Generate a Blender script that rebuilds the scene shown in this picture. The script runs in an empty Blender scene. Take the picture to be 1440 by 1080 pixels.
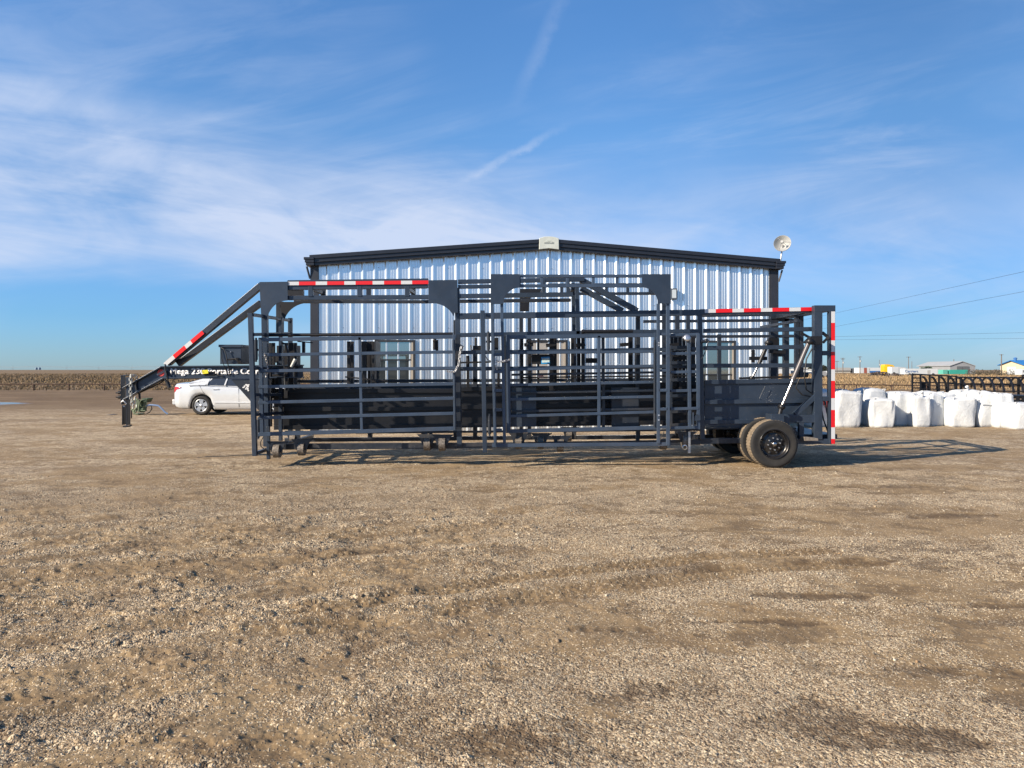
import bpy, bmesh, math, random
import numpy as np
from mathutils import Vector, Matrix

# ------------------------------------------------------------ camera, sky, sun
S = bpy.context.scene
F = 1040.0                      # focal length in photo pixels (1440 wide)
HC = 1.62                       # eye height
cam_d = bpy.data.cameras.new("camera"); cam = bpy.data.objects.new("camera", cam_d)
S.collection.objects.link(cam); S.camera = cam
cam.location = (0, 0, HC); cam.rotation_euler = (math.radians(90), 0, 0)
cam_d.sensor_width = 36; cam_d.lens = 36 * F / 1440
cam_d.shift_y = -20 / 1440
cam_d.clip_start = 0.1; cam_d.clip_end = 20000

SUN_DIR = Vector((4.58, 2.5, -2.67)).normalized()
world = bpy.data.worlds.new("World"); S.world = world; world.use_nodes = True
sun_d = bpy.data.lights.new("sun", 'SUN'); sun = bpy.data.objects.new("sun", sun_d)
S.collection.objects.link(sun); sun.location = (-20, -12, 20)
sun.rotation_euler = SUN_DIR.to_track_quat('-Z', 'Y').to_euler()
sun_d.energy = 5.0; sun_d.angle = math.radians(0.53); sun_d.color = (1.0, 0.865, 0.69)
SKY_STRENGTH = 0.0785
S.view_settings.view_transform = 'Standard'; S.view_settings.look = 'None'
S.view_settings.gamma = 1; S.view_settings.use_curve_mapping = False
S.view_settings.exposure = 0.95

class NT:
    """tiny node-graph helper"""
    def __init__(s, tree): s.t = tree; s.n = tree.nodes; s.l = tree.links
    def new(s, typ, **kw):
        n = s.n.new(typ)
        for k, v in kw.items(): setattr(n, k, v)
        return n
    def put(s, sock, v):
        if v is None: return
        if hasattr(v, 'links') or isinstance(v, bpy.types.NodeSocket): s.l.new(v, sock)
        else: sock.default_value = v
    def m(s, op, a, b=None, c=None, clamp=False):
        n = s.new('ShaderNodeMath', operation=op, use_clamp=clamp)
        for i, v in enumerate((a, b, c)):
            if v is not None: s.put(n.inputs[i], v)
        return n.outputs[0]
    def ss(s, v, a, b):                      # smoothstep a..b
        n = s.new('ShaderNodeMapRange', interpolation_type='SMOOTHSTEP')
        s.put(n.inputs[0], v); s.put(n.inputs[1], a); s.put(n.inputs[2], b)
        n.inputs[3].default_value = 0; n.inputs[4].default_value = 1
        return n.outputs[0]
    def mix(s, f, a, b, blend='MIX'):
        n = s.new('ShaderNodeMix', data_type='RGBA', blend_type=blend)
        s.put(n.inputs[0], f); s.put(n.inputs[6], a); s.put(n.inputs[7], b)
        return n.outputs[2]
    def vec(s, x, y, z):
        n = s.new('ShaderNodeCombineXYZ')
        s.put(n.inputs[0], x); s.put(n.inputs[1], y); s.put(n.inputs[2], z)
        return n.outputs[0]
    def noise(s, v, scale, detail=4, rough=0.55, dist=0.0):
        n = s.new('ShaderNodeTexNoise')
        if v is not None: s.l.new(v, n.inputs['Vector'])
        n.inputs['Scale'].default_value = scale; n.inputs['Detail'].default_value = detail
        n.inputs['Roughness'].default_value = rough; n.inputs['Distortion'].default_value = dist
        return n.outputs['Fac']

def build_world():
    k = NT(world.node_tree); k.n.clear()
    out = k.new('ShaderNodeOutputWorld'); bg = k.new('ShaderNodeBackground')
    k.l.new(bg.outputs[0], out.inputs[0]); bg.inputs[1].default_value = SKY_STRENGTH
    sky = k.new('ShaderNodeTexSky', sky_type='NISHITA'); sky.sun_disc = False
    sky.sun_elevation = math.asin(-SUN_DIR.z)
    sky.sun_rotation = math.atan2(-SUN_DIR.x, -SUN_DIR.y)
    sky.air_density = 1.0; sky.dust_density = 0.25; sky.ozone_density = 3.0; sky.altitude = 900
    tc = k.new('ShaderNodeTexCoord'); sep = k.new('ShaderNodeSeparateXYZ')
    k.l.new(tc.outputs['Generated'], sep.inputs[0]); x, y, z = sep.outputs
    ya = k.m('MAXIMUM', k.m('ABSOLUTE', y), 0.08)
    u = k.m('DIVIDE', x, ya); v = k.m('DIVIDE', z, ya)
    # main cirrus band, sweeping down to the right
    vup = k.m('MULTIPLY_ADD', u, -0.26, 0.245); vlo = k.m('MULTIPLY_ADD', u, -0.05, 0.088)
    wob = k.noise(k.vec(k.m('MULTIPLY', u, 2.2), k.m('MULTIPLY', v, 3.0), 3.1), 1.6, 3)
    wob = k.m('MULTIPLY_ADD', wob, 0.16, -0.08)
    va = k.m('ADD', v, wob)
    soft0 = k.noise(k.vec(k.m('MULTIPLY', u, 1.6), k.m('MULTIPLY', v, 16.0), 17.0), 1.3, 5, 0.6, 0.8)
    lo = k.ss(k.m('SUBTRACT', k.m('MULTIPLY_ADD', wob, 0.35, k.m('MULTIPLY_ADD', soft0, 0.05, v)), vlo), 0.015, 0.075)
    up = k.m('SUBTRACT', 1.0, k.ss(k.m('SUBTRACT', va, vup), -0.12, 0.06))
    fade = k.m('SUBTRACT', 1.0, k.m('MULTIPLY', k.ss(u, -0.1, 0.6), 0.9))
    st = k.m('MULTIPLY_ADD', u, 0.16, v)
    streak = k.noise(k.vec(k.m('MULTIPLY', u, 1.3), k.m('MULTIPLY', st, 15.0), 0.0), 1.0, 6, 0.6, 0.9)
    soft = k.noise(k.vec(k.m('MULTIPLY', u, 2.6), k.m('MULTIPLY', st, 6.0), 7.0), 1.4, 5, 0.6, 0.6)
    tex = k.m('MULTIPLY_ADD', k.ss(streak, 0.3, 0.72), 0.5, k.m('MULTIPLY', k.ss(soft, 0.25, 0.7), 0.55))
    band = k.m('MULTIPLY', k.m('MULTIPLY', lo, up), k.m('MULTIPLY', fade, tex))
    # thin wisps over the rest of the sky
    w2 = k.m('MULTIPLY_ADD', u, -0.22, v)
    wisp = k.noise(k.vec(k.m('MULTIPLY', u, 1.8), k.m('MULTIPLY', w2, 9.0), 21.0), 1.1, 6, 0.62, 1.2)
    big = k.noise(k.vec(k.m('MULTIPLY', u, 1.5), k.m('MULTIPLY', v, 2.0), 11.0), 1.5, 3)
    wm = k.m('MULTIPLY', k.ss(wisp, 0.36, 0.78), k.m('MULTIPLY', k.ss(big, 0.32, 0.62), k.m('MULTIPLY_ADD', k.ss(v, 0.28, 0.5), -0.26, 0.44)))
    # low pale veil to the right of the building
    veil = k.m('MULTIPLY', k.m('SUBTRACT', 1.0, k.ss(k.m('ABSOLUTE', k.m('SUBTRACT', v, 0.17)), 0.0, 0.16)), 0.40)
    veil = k.m('MULTIPLY', veil, k.m('MULTIPLY', k.ss(u, -0.5, 0.1), k.ss(soft, 0.2, 0.75)))
    # contrails: segments in direction space
    rag = k.noise(k.vec(k.m('MULTIPLY', u, 30.0), k.m('MULTIPLY', v, 30.0), 5.0), 1.0, 5, 0.65)
    def trail(u0, v0, u1, v1, wd, amt):
        du, dv = u1 - u0, v1 - v0; L = math.hypot(du, dv); du /= L; dv /= L
        a = k.m('SUBTRACT', u, u0); b = k.m('SUBTRACT', v, v0)
        t = k.m('ADD', k.m('MULTIPLY', a, du), k.m('MULTIPLY', b, dv))
        d = k.m('ABSOLUTE', k.m('ADD', k.m('SUBTRACT', k.m('MULTIPLY', b, du), k.m('MULTIPLY', a, dv)),
                                k.m('MULTIPLY_ADD', rag, 0.02, -0.01)))
        ends = k.m('MULTIPLY', k.ss(t, -0.02, L * 0.3), k.m('SUBTRACT', 1.0, k.ss(t, L * 0.6, L * 1.1)))
        return k.m('MULTIPLY', k.m('MULTIPLY', k.m('SUBTRACT', 1.0, k.ss(d, 0.0, wd)), ends),
                   k.m('MULTIPLY', k.m('MULTIPLY_ADD', rag, 1.6, 0.0), amt))
    tr = k.m('ADD', trail(-0.07, 0.253, 0.075, 0.33, 0.009, 0.32), trail(0.005, 0.36, 0.08, 0.53, 0.015, 0.13))
    tr = k.m('ADD', tr, trail(-0.215, 0.168, -0.15, 0.205, 0.008, 0.25))
    front = k.ss(y, 0.0, 0.12)
    gen = k.m('MULTIPLY', k.ss(wisp, 0.45, 0.8), 0.25)
    mask = k.m('ADD', k.m('ADD', k.m('MULTIPLY', band, 0.95), wm), k.m('ADD', veil, tr))
    mask = k.m('ADD', k.m('MULTIPLY', mask, front), k.m('MULTIPLY', gen, k.m('SUBTRACT', 1.0, front)))
    mask = k.m('MINIMUM', k.m('MAXIMUM', mask, 0.0), 0.9)
    hs = k.new('ShaderNodeHueSaturation'); hs.inputs['Saturation'].default_value = SKY_SAT
    hs.inputs['Value'].default_value = SKY_VAL; hs.inputs['Hue'].default_value = 0.5
    k.l.new(sky.outputs[0], hs.inputs['Color'])
    # clear, dry winter air: the sky stays blue right down to the horizon
    rp = k.new('ShaderNodeValToRGB'); k.l.new(k.m('DIVIDE', z, 0.5, clamp=True), rp.inputs[0]); e = rp.color_ramp.elements
    e[0].position = 0.0; e[0].color = (.27, .40, .66, 1); e[1].position = 0.92; e[1].color = (.88, .93, .98, 1)
    for ps, c in ((.13, (.31, .47, .68, 1)), (.25, (.45, .58, .74, 1)), (.42, (.68, .70, .76, 1)), (.60, (.84, .86, .88, 1))):
        q = e.new(ps); q.color = c
    graded = k.mix(1.0, hs.outputs[0], rp.outputs[0], 'MULTIPLY')
    rt = k.m('SUBTRACT', 1.0, k.m('MULTIPLY', k.m('MULTIPLY', k.ss(u, 0.05, 0.6), front), 0.27))
    graded = k.mix(1.0, graded, k.vec(rt, rt, rt), 'MULTIPLY')
    col = k.mix(mask, graded, CLOUD_COL)
    k.l.new(col, bg.inputs[0])
SKY_SAT = 1.17; SKY_VAL = 1.42; CLOUD_COL = (4.3, 4.9, 6.2, 1)
build_world()

# ------------------------------------------------------------ helpers
COL = S.collection
def W(px, py, D):
    return Vector(((px - 720) / F * D, D, HC - (py - 520) / F * D))

def prop(o, label=None, cat=None, group=None, kind=None):
    if label: o['label'] = label
    if cat: o['category'] = cat
    if group: o['group'] = group
    if kind: o['kind'] = kind
    return o

def thing(name, label, cat, loc, group=None, rz=0.0):
    o = bpy.data.objects.new(name, None); COL.objects.link(o)
    o.location = loc; o.rotation_euler = (0, 0, rz); o.empty_display_size = 0.3
    return prop(o, label, cat, group)

def wmat(o):
    m = Matrix.Translation(o.location) @ o.rotation_euler.to_matrix().to_4x4()
    return wmat(o.parent) @ m if o.parent else m

class MB:
    """collects shapes, linked as ONE mesh object"""
    cnt = 0
    def __init__(s): s.v = []; s.f = []; s.mi = []; s.cur = 0; s.sm = []; s.smooth = False
    def add(s, vs, fs):
        b = len(s.v); s.v.extend([tuple(p) for p in vs])
        for f in fs: s.f.append(tuple(b + i for i in f)); s.mi.append(s.cur); s.sm.append(s.smooth)
    def box(s, lo, hi):
        x0, y0, z0 = lo; x1, y1, z1 = hi
        s.add([(x0,y0,z0),(x1,y0,z0),(x1,y1,z0),(x0,y1,z0),(x0,y0,z1),(x1,y0,z1),(x1,y1,z1),(x0,y1,z1)],
              [(0,3,2,1),(4,5,6,7),(0,1,5,4),(1,2,6,5),(2,3,7,6),(3,0,4,7)])
    def beam(s, p, q, w, h, up=(0,0,1)):
        """box from p to q: w across (side), h along up"""
        p = Vector(p); q = Vector(q); d = (q - p).normalized(); up = Vector(up)
        sd = d.cross(up)
        if sd.length < 1e-4: sd = d.cross(Vector((1,0,0)))
        sd.normalize(); u2 = sd.cross(d).normalized()
        c = []
        for e in (p, q):
            for a, b in ((-1,-1),(1,-1),(1,1),(-1,1)): c.append(e + sd*(a*w/2) + u2*(b*h/2))
        s.add(c, [(3,2,1,0),(4,5,6,7),(0,1,5,4),(1,2,6,5),(2,3,7,6),(3,0,4,7)])
    def bar(s, x1, y1, x2, y2, t, D, dep=None, D2=None):
        """square tube seen in the photo from pixel centre line (x1,y1) to (x2,y2), t px thick, front face at distance D"""
        MB.cnt += 1; e = (MB.cnt % 9) * 0.0023
        D2 = D if D2 is None else D2
        th = t * D / F; dep = th if dep is None else dep
        p = W(x1, y1, D + e); q = W(x2, y2, D2 + e)
        p.y += dep/2; q.y += dep/2
        d = (q - p).normalized()
        s.beam(p, q, dep, th, up=Vector((0,1,0)).cross(d) if abs(d.y) < 0.9 else (0,0,1))
    def cross(s, x, y, D1, D2, t):
        """bar running away from the viewer, at the photo position of its near end"""
        p = W(x, y, D1); th = t * D1 / F
        s.beam(p, (p.x, D2, p.z), th, th)
    def cyl(s, p, q, r, n=12, r2=None, cap=True):
        p = Vector(p); q = Vector(q); r2 = r if r2 is None else r2
        d = (q - p).normalized(); a = d.orthogonal().normalized(); b = d.cross(a)
        vs = []
        for e, rr in ((p, r), (q, r2)):
            for i in range(n):
                t = 2*math.pi*i/n; vs.append(e + (a*math.cos(t) + b*math.sin(t))*rr)
        fs = [(i, (i+1) % n, n+(i+1) % n, n+i) for i in range(n)]
        o = s.smooth; s.smooth = True; s.add(vs, fs); s.smooth = o
        if cap:
            s.add(vs[:n], [tuple(reversed(range(n)))]); s.add(vs[n:], [tuple(range(n))])
    def tube(s, pts, r, n=8):
        pts = [Vector(p) for p in pts]; rings = []; a = None
        for i, p in enumerate(pts):
            d = (pts[min(i+1, len(pts)-1)] - pts[max(i-1, 0)]).normalized()
            if a is None: a = d.orthogonal().normalized()
            a = (a - d*a.dot(d)).normalized(); b = d.cross(a)
            rr = r[i] if isinstance(r, (list, tuple)) else r
            rings.append([p + (a*math.cos(2*math.pi*j/n) + b*math.sin(2*math.pi*j/n))*rr for j in range(n)])
        vs = [v for g in rings for v in g]
        fs = [(i*n+j, i*n+(j+1) % n, (i+1)*n+(j+1) % n, (i+1)*n+j) for i in range(len(pts)-1) for j in range(n)]
        o = s.smooth; s.smooth = True; s.add(vs, fs); s.smooth = o
        s.add(rings[0], [tuple(reversed(range(n)))]); s.add(rings[-1], [tuple(range(n))])
    def lathe(s, c, axis, prof, n=32):
        """prof: (offset along axis, radius)"""
        c = Vector(c); d = Vector(axis).normalized(); a = d.orthogonal().normalized(); b = d.cross(a)
        vs = [c + d*o + (a*math.cos(2*math.pi*j/n) + b*math.sin(2*math.pi*j/n))*r for o, r in prof for j in range(n)]
        fs = [(i*n+j, i*n+(j+1) % n, (i+1)*n+(j+1) % n, (i+1)*n+j) for i in range(len(prof)-1) for j in range(n)]
        o = s.smooth; s.smooth = True; s.add(vs, fs); s.smooth = o
    def prism(s, poly, a, b):
        """poly: list of 3D points (front), extruded by vector from a to b offsets along Y"""
        n = len(poly)
        f = [Vector((p[0], p[1]+a, p[2])) for p in poly]; k = [Vector((p[0], p[1]+b, p[2])) for p in poly]
        s.add(f + k, [tuple(range(n)), tuple(reversed(range(n, 2*n)))] +
              [(j, j+n, (j+1) % n + n, (j+1) % n) for j in range(n)])
    def build(s, name, mat, parent=None, bevel=0.0, origin=None, fix=True, local=False):
        me = bpy.data.meshes.new(name)
        vs = s.v
        if parent is not None and not local:
            inv = wmat(parent).inverted(); vs = [inv @ Vector(v) for v in vs]
        loc = Vector((0,0,0))
        if origin is not None:
            loc = Vector(origin)
            if parent is not None: loc = wmat(parent).inverted() @ loc
            vs = [Vector(v) - loc for v in vs]
        me.from_pydata([tuple(v) for v in vs], [], s.f)
        mats = mat if isinstance(mat, (list, tuple)) else [mat]
        for m in mats: me.materials.append(m)
        me.polygons.foreach_set('material_index', s.mi); me.polygons.foreach_set('use_smooth', s.sm)
        if fix:
            bm = bmesh.new(); bm.from_mesh(me); bmesh.ops.recalc_face_normals(bm, faces=bm.faces); bm.to_mesh(me); bm.free()
        me.update()
        o = bpy.data.objects.new(name, me); COL.objects.link(o); o.location = loc
        if parent is not None: o.parent = parent
        if bevel:
            m = o.modifiers.new('bevel', 'BEVEL'); m.width = bevel; m.segments = 2; m.limit_method = 'ANGLE'
            m.angle_limit = math.radians(50); m.harden_normals = False
        return o

def copy_tree(o, parent=None, delta=None):
    c = o.copy(); COL.objects.link(c)
    if parent is not None: c.parent = parent
    if delta is not None: c.location = Vector(o.location) + Vector(delta)
    for ch in [x for x in bpy.data.objects if x.parent == o and x is not c]: copy_tree(ch, c)
    return c

# ------------------------------------------------------------ materials
MATS = {}; ALB = 0.80
def mat(name, col, rough=0.5, metal=0.0, var=0.0, vscale=6.0, bump=0.0, bscale=60.0, dust=0.0, spec=0.5, coat=0.0, dcol=(0.30,0.25,0.19,1)):
    if name in MATS: return MATS[name]
    m = bpy.data.materials.new(name); m.use_nodes = True
    k = NT(m.node_tree); p = k.n['Principled BSDF']
    tc = k.new('ShaderNodeTexCoord'); geo = k.new('ShaderNodeNewGeometry')
    pos = geo.outputs['Position']
    if metal < 0.5: col = tuple(a*ALB for a in col)
    c = tuple(col) + (1,)
    out = c
    if var:
        n = k.noise(pos, vscale, 5, 0.6)
        lo = tuple(a*(1-var) for a in col) + (1,); hi = tuple(min(1, a*(1+var)) for a in col) + (1,)
        out = k.mix(k.ss(n, 0.3, 0.7), lo, hi)
    if dust:
        n2 = k.noise(pos, 2.7, 7, 0.68)
        sep = k.new('ShaderNodeSeparateXYZ'); k.l.new(pos, sep.inputs[0])
        low = k.m('SUBTRACT', 1.0, k.ss(sep.outputs[2], 0.1, 1.3))
        f = k.m('MULTIPLY', k.ss(n2, 0.42, 0.75), k.m('MULTIPLY_ADD', low, dust*1.2, dust*0.5), clamp=True)
        out = k.mix(f, out, dcol)
        r = k.m('MULTIPLY_ADD', f, 0.5, rough, clamp=True)
        k.l.new(r, p.inputs['Roughness'])
    else:
        p.inputs['Roughness'].default_value = rough
    if dust and 'paint' in name:
        sc = k.noise(pos, 42.0, 3, 0.7); scr = k.m('MULTIPLY', k.ss(sc, 0.69, 0.74), 0.55)
        out = k.mix(scr, out, (0.42, 0.42, 0.40, 1))
    if isinstance(out, tuple): p.inputs['Base Color'].default_value = out
    else: k.l.new(out, p.inputs['Base Color'])
    p.inputs['Metallic'].default_value = metal
    p.inputs['Specular IOR Level'].default_value = spec
    if coat: p.inputs['Coat Weight'].default_value = coat; p.inputs['Coat Roughness'].default_value = 0.05
    if bump:
        b = k.new('ShaderNodeBump'); b.inputs['Strength'].default_value = bump; b.inputs['Distance'].default_value = 0.01
        k.l.new(k.noise(pos, bscale, 4, 0.6), b.inputs['Height']); k.l.new(b.outputs[0], p.inputs['Normal'])
    MATS[name] = m; return m

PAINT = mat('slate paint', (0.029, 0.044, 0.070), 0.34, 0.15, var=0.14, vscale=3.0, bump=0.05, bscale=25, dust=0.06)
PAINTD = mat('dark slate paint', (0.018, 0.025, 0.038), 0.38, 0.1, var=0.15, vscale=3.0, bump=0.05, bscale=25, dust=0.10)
BLACKP = mat('black steel', (0.012, 0.012, 0.014), 0.45, 0.2, var=0.2, dust=0.02)
RUB = mat('tyre rubber', (0.015, 0.0145, 0.014), 0.8, 0, var=0.25, vscale=12, bump=0.3, bscale=90, dust=0.03)
TREAD = mat('dusty tread', (0.20, 0.155, 0.105), 0.95, 0, var=0.3, vscale=14, bump=0.6, bscale=120)
RIMB = mat('black rim', (0.012, 0.013, 0.016), 0.25, 0.3, dust=0.05)
CHROME = mat('chrome', (0.40, 0.39, 0.39), 0.25, 1.0, var=0.05)
ZINC = mat('zinc', (0.55, 0.55, 0.55), 0.4, 0.9, var=0.25, vscale=60)
CAST = mat('worn caster', (0.16, 0.14, 0.12), 0.6, 0.5, var=0.5, vscale=40, bump=0.4, bscale=120)
REDT = mat('red reflective', (0.72, 0.008, 0.014), 0.4, 0.0, var=0.06, vscale=200)
WHTT = mat('white reflective', (0.62, 0.64, 0.66), 0.4, 0.0, var=0.05, vscale=200)
WLET = mat('white lettering', (0.80, 0.80, 0.80), 0.6)
YEL = mat('yellow tag', (0.85, 0.75, 0.02), 0.6, var=0.1, vscale=100)
HOSE = mat('hose rubber', (0.012, 0.012, 0.013), 0.5)
WOOD = mat('weathered wood', (0.20, 0.17, 0.14), 0.85, var=0.25, vscale=20)
GATEP = mat('gate paint', (0.048, 0.073, 0.116), 0.32, 0.15, var=0.14, vscale=3.0, bump=0.05, bscale=25, dust=0.07)
TAN = mat('tan trim', (0.42, 0.37, 0.30), 0.6)

def polypx(pts, D): return [W(x, y, D) for x, y in pts]
def quarter(cx, cy, r, a0, a1, n=10, ry=None):
    ry = r if ry is None else ry
    return [(cx + r*math.cos(math.radians(a0+(a1-a0)*i/n)), cy - ry*math.sin(math.radians(a0+(a1-a0)*i/n))) for i in range(n+1)]

def text_obj(body, name, mat_, parent, loc, width, height, ext=0.001, bold=0.0, slant=0.0, basis=None, reps=None):
    cu = bpy.data.curves.new(name, 'FONT'); cu.body = body; cu.size = 1; cu.extrude = 0; cu.offset = bold
    cu.align_x = 'LEFT'; cu.shear = slant
    t = bpy.data.objects.new('t', cu); COL.objects.link(t)
    dg = bpy.context.evaluated_depsgraph_get(); me = bpy.data.meshes.new_from_object(t.evaluated_get(dg))
    bpy.data.objects.remove(t)
    n = len(me.vertices); co = np.zeros(n*3); me.vertices.foreach_get('co', co); co = co.reshape(-1, 3)
    mn = co.min(0); mx = co.max(0)
    co[:, 0] = (co[:, 0]-mn[0])/(mx[0]-mn[0])*width; co[:, 1] = (co[:, 1]-mn[1])/(mx[1]-mn[1])*height
    out = np.zeros_like(co)
    B = basis or (Vector((1,0,0)), Vector((0,0,1)))
    for i in range(3): out[:, i] = co[:, 0]*B[0][i] + co[:, 1]*B[1][i] + loc[i]
    if parent is not None:
        inv = np.array(wmat(parent).inverted()); out = out @ inv[:3, :3].T + inv[:3, 3]
    me.vertices.foreach_set('co', out.ravel()); me.materials.clear(); me.materials.append(mat_)
    if reps:
        xs = np.array(reps); nl = len(me.loops); vi = np.zeros(nl, int); me.loops.foreach_get('vertex_index', vi)
        ls = np.zeros(len(me.polygons), int); me.polygons.foreach_get('loop_start', ls)
        me2 = bpy.data.meshes.new(name); me2.vertices.add(n*len(xs))
        me2.vertices.foreach_set('co', np.concatenate([out+np.array([dx, -0.0006*i, dz]) for i, (dx, dz) in enumerate(reps)]).ravel())
        me2.loops.add(nl*len(xs)); me2.loops.foreach_set('vertex_index', np.concatenate([vi+n*i for i in range(len(xs))]))
        me2.polygons.add(len(ls)*len(xs)); me2.polygons.foreach_set('loop_start', np.concatenate([ls+nl*i for i in range(len(xs))]))
        me2.update(calc_edges=True); me2.materials.append(mat_); me = me2
    me.name = name; me.update()
    o = bpy.data.objects.new(name, me); COL.objects.link(o)
    if parent is not None: o.parent = parent
    so = o.modifiers.new('thick', 'SOLIDIFY'); so.thickness = ext; so.offset = 0
    return o
# ------------------------------------------------------------ ground
rng = np.random.default_rng(7)
_tab = rng.random((256, 256))
def vnoise(x, y):
    xi = np.floor(x).astype(int); yi = np.floor(y).astype(int); fx = x-xi; fy = y-yi
    fx = fx*fx*(3-2*fx); fy = fy*fy*(3-2*fy)
    a = _tab[xi % 256, yi % 256]; b = _tab[(xi+1) % 256, yi % 256]
    c = _tab[xi % 256, (yi+1) % 256]; d = _tab[(xi+1) % 256, (yi+1) % 256]
    return a+(b-a)*fx+(c-a)*fy+(a-b-c+d)*fx*fy
def fbm(x, y, o=4, g=0.5):
    s = 0; a = 1; t = 0
    for i in range(o):
        s = s+a*vnoise(x+i*17.3, y+i*9.1); t += a; a *= g; x = x*2.03; y = y*2.03
    return s/t
def sstep(v, a, b):
    t = np.clip((v-a)/(b-a), 0, 1); return t*t*(3-2*t)

TRACKS = [  # centre line (X, Y), half width, strength
    ([(-2.6, 4.55), (-1.08, 5.10), (-0.11, 5.71), (1.71, 6.45), (3.6, 6.75)], 0.12, 1.0),
    ([(-1.9, 4.45), (-0.75, 4.82), (0.15, 5.35), (1.85, 6.05), (3.7, 6.35)], 0.12, 0.9),
    ([(-0.9, 4.65), (0.35, 5.35), (1.9, 6.0), (3.4, 6.3)], 0.14, 0.6),
    ([(-4.6, 5.3), (-3.0, 6.2), (-1.6, 7.1), (0.5, 8.1)], 0.17, 0.65),
    ([(-3.2, 3.5), (-1.9, 3.9), (-0.2, 4.05), (1.5, 4.5)], 0.22, 0.3),
]
def track_field(X, Y):
    """returns rut depth, tread pattern, weight"""
    W_ = np.zeros_like(X); P = np.zeros_like(X)
    m = (np.abs(X) < 6) & (Y > 2.5) & (Y < 9.5)
    x = X[m]; y = Y[m]
    w_ = np.zeros_like(x); p_ = np.zeros_like(x)
    for pts, hw, st in TRACKS:
        acc = 0; best = np.full_like(x, 9.0); along = np.zeros_like(x); side = np.zeros_like(x)
        for (x0, y0), (x1, y1) in zip(pts[:-1], pts[1:]):
            L = math.hypot(x1-x0, y1-y0); dx = (x1-x0)/L; dy = (y1-y0)/L
            t = np.clip((x-x0)*dx+(y-y0)*dy, 0, L)
            px = x0+dx*t; py = y0+dy*t; d = np.hypot(x-px, y-py)
            sd = (x-x0)*dy-(y-y0)*dx
            k = d < best
            best = np.where(k, d, best); along = np.where(k, acc+t, along); side = np.where(k, sd, side)
            acc += L
        d = best+0.05*(fbm(x*3+5, y*3, 3)-0.5)
        w = (1-sstep(d, hw*0.75, hw*1.25))*sstep(along, 0, 0.7)*(1-sstep(along, acc-0.9, acc))
        w *= sstep(fbm(x*1.6+31, y*1.6, 3), 0.28, 0.5)
        lug = np.sin((along+np.abs(side)*0.7)*2*math.pi/0.085)
        rib = np.cos(side*2*math.pi/0.058)
        w_ = np.maximum(w_, w*st); p_ = np.where(w*st >= w_-1e-9, (rib*0.75+lug*0.35*(rib < 0.3))*w*st, p_)
    W_[m] = w_; P[m] = p_
    return W_, P
DAMP = [(1.45, 3.45, 0.42, 0.20), (0.75, 3.75, 0.22, 0.12), (1.75, 3.25, 0.3, .12), (2.3, 4.0, 0.35, 0.14), (-0.2, 3.25, 0.45, 0.14),
        (1.3, 6.1, .5, .13), (2.8, 6.3, .7, .14), (2.2, 5.3, .5, .1), (3.4, 5.1, .5, .12), (4.9, 8.2, .7, .15), (5.2, 10.2, .9, .2), (2.5, 8.3, .6, .12),
        (0.6, 4.6, .5, .1), (1.3, 4.75, .5, .08), (-1.4, 6.6, .7, .12)]
def ground_fields(X, Y):
    R = np.hypot(X, Y)
    near = 1-sstep(R, 18, 45)
    g = fbm(X*0.75+40, Y*1.3+12, 5, 0.55)                 # gravel cover
    g2 = fbm(X*3.1+3, Y*3.6+9, 4, 0.6)
    gravel = sstep(g*0.6+g2*0.4, 0.42, 0.60)
    left = sstep(-X+0.35*(Y-4), -1.2, 2.6)*(1-sstep(Y, 7, 11))  # churned soil, left foreground
    qa = X*.86+Y*.5; qb = -X*.5+Y*.86
    rdg = 1-np.abs(2*fbm(qa*0.8+90, qb*4.2+15+.6*fbm(qa*2, qb*2, 3), 4, 0.55)-1)
    crev = 1-np.abs(2*fbm(qa*2.4+9, qb*6.0+55, 4, 0.6)-1)
    gravel = sstep(g*0.55+g2*0.45, 0.39, 0.58)*(1-0.62*left)+left*0.9*sstep(fbm(qa*0.9+33, qb*3.6+7, 4, .55), .50, .62)
    gravel = np.clip(gravel, 0, 1)
    tw, tp = track_field(X, Y); gravel = gravel*(1-0.8*tw)
    n1 = fbm(X*2.2, Y*2.2, 5, 0.55)-0.5
    n2 = fbm(X*9+7, Y*9+1, 4, 0.6)-0.5
    n3 = fbm(X*28+1, Y*28+5, 3, 0.6)-0.5
    clod = sstep(fbm(X*5+60, Y*8+20, 4, 0.6), 0.54, 0.70)*(1-sstep(R, 8, 14))
    h = 0.035*n1 + 0.012*n2*(0.5+1.0*left) + 0.0055*n3*(0.8+0.4*left) + 0.013*clod*(0.25+left)
    h += 0.022*(sstep(rdg, 0.70, 1.0)-0.3)*(0.10+left)*(0.25+0.9*sstep(g2, .38, .62))
    h -= 0.006*sstep(crev, 0.80, 0.97)*(left+.08)*(1-sstep(R, 7, 11))
    h -= 0.020*tw; h += 0.013*tp
    h = h*near
    damp = np.zeros_like(X)
    for x, y, a, b in DAMP:
        d = np.hypot((X-x)/a, (Y-y)/b)+3.2*(fbm(X*2.6+11, Y*3.4+3, 6, 0.68)-0.5)
        damp = np.maximum(damp, (1-sstep(d, 0.55, 0.95))*(0.6+0.4*sstep(fbm(X*14, Y*18, 3, .6), .35, .6)))
    damp = np.maximum(damp, 0.55*sstep(fbm(X*2.1+77, Y*3.6+5, 6, 0.7), 0.57, 0.64)*(1-sstep(R, 12, 22)))
    damp = np.maximum(damp, 0.62*tw*(0.65-0.35*tp)); damp = np.maximum(damp, 0.45*left*sstep(fbm(X*1.8+5, Y*2.6+44, 5, .62), .52, .64)*near)
    h -= 0.010*damp*near
    return h, gravel, damp

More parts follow.
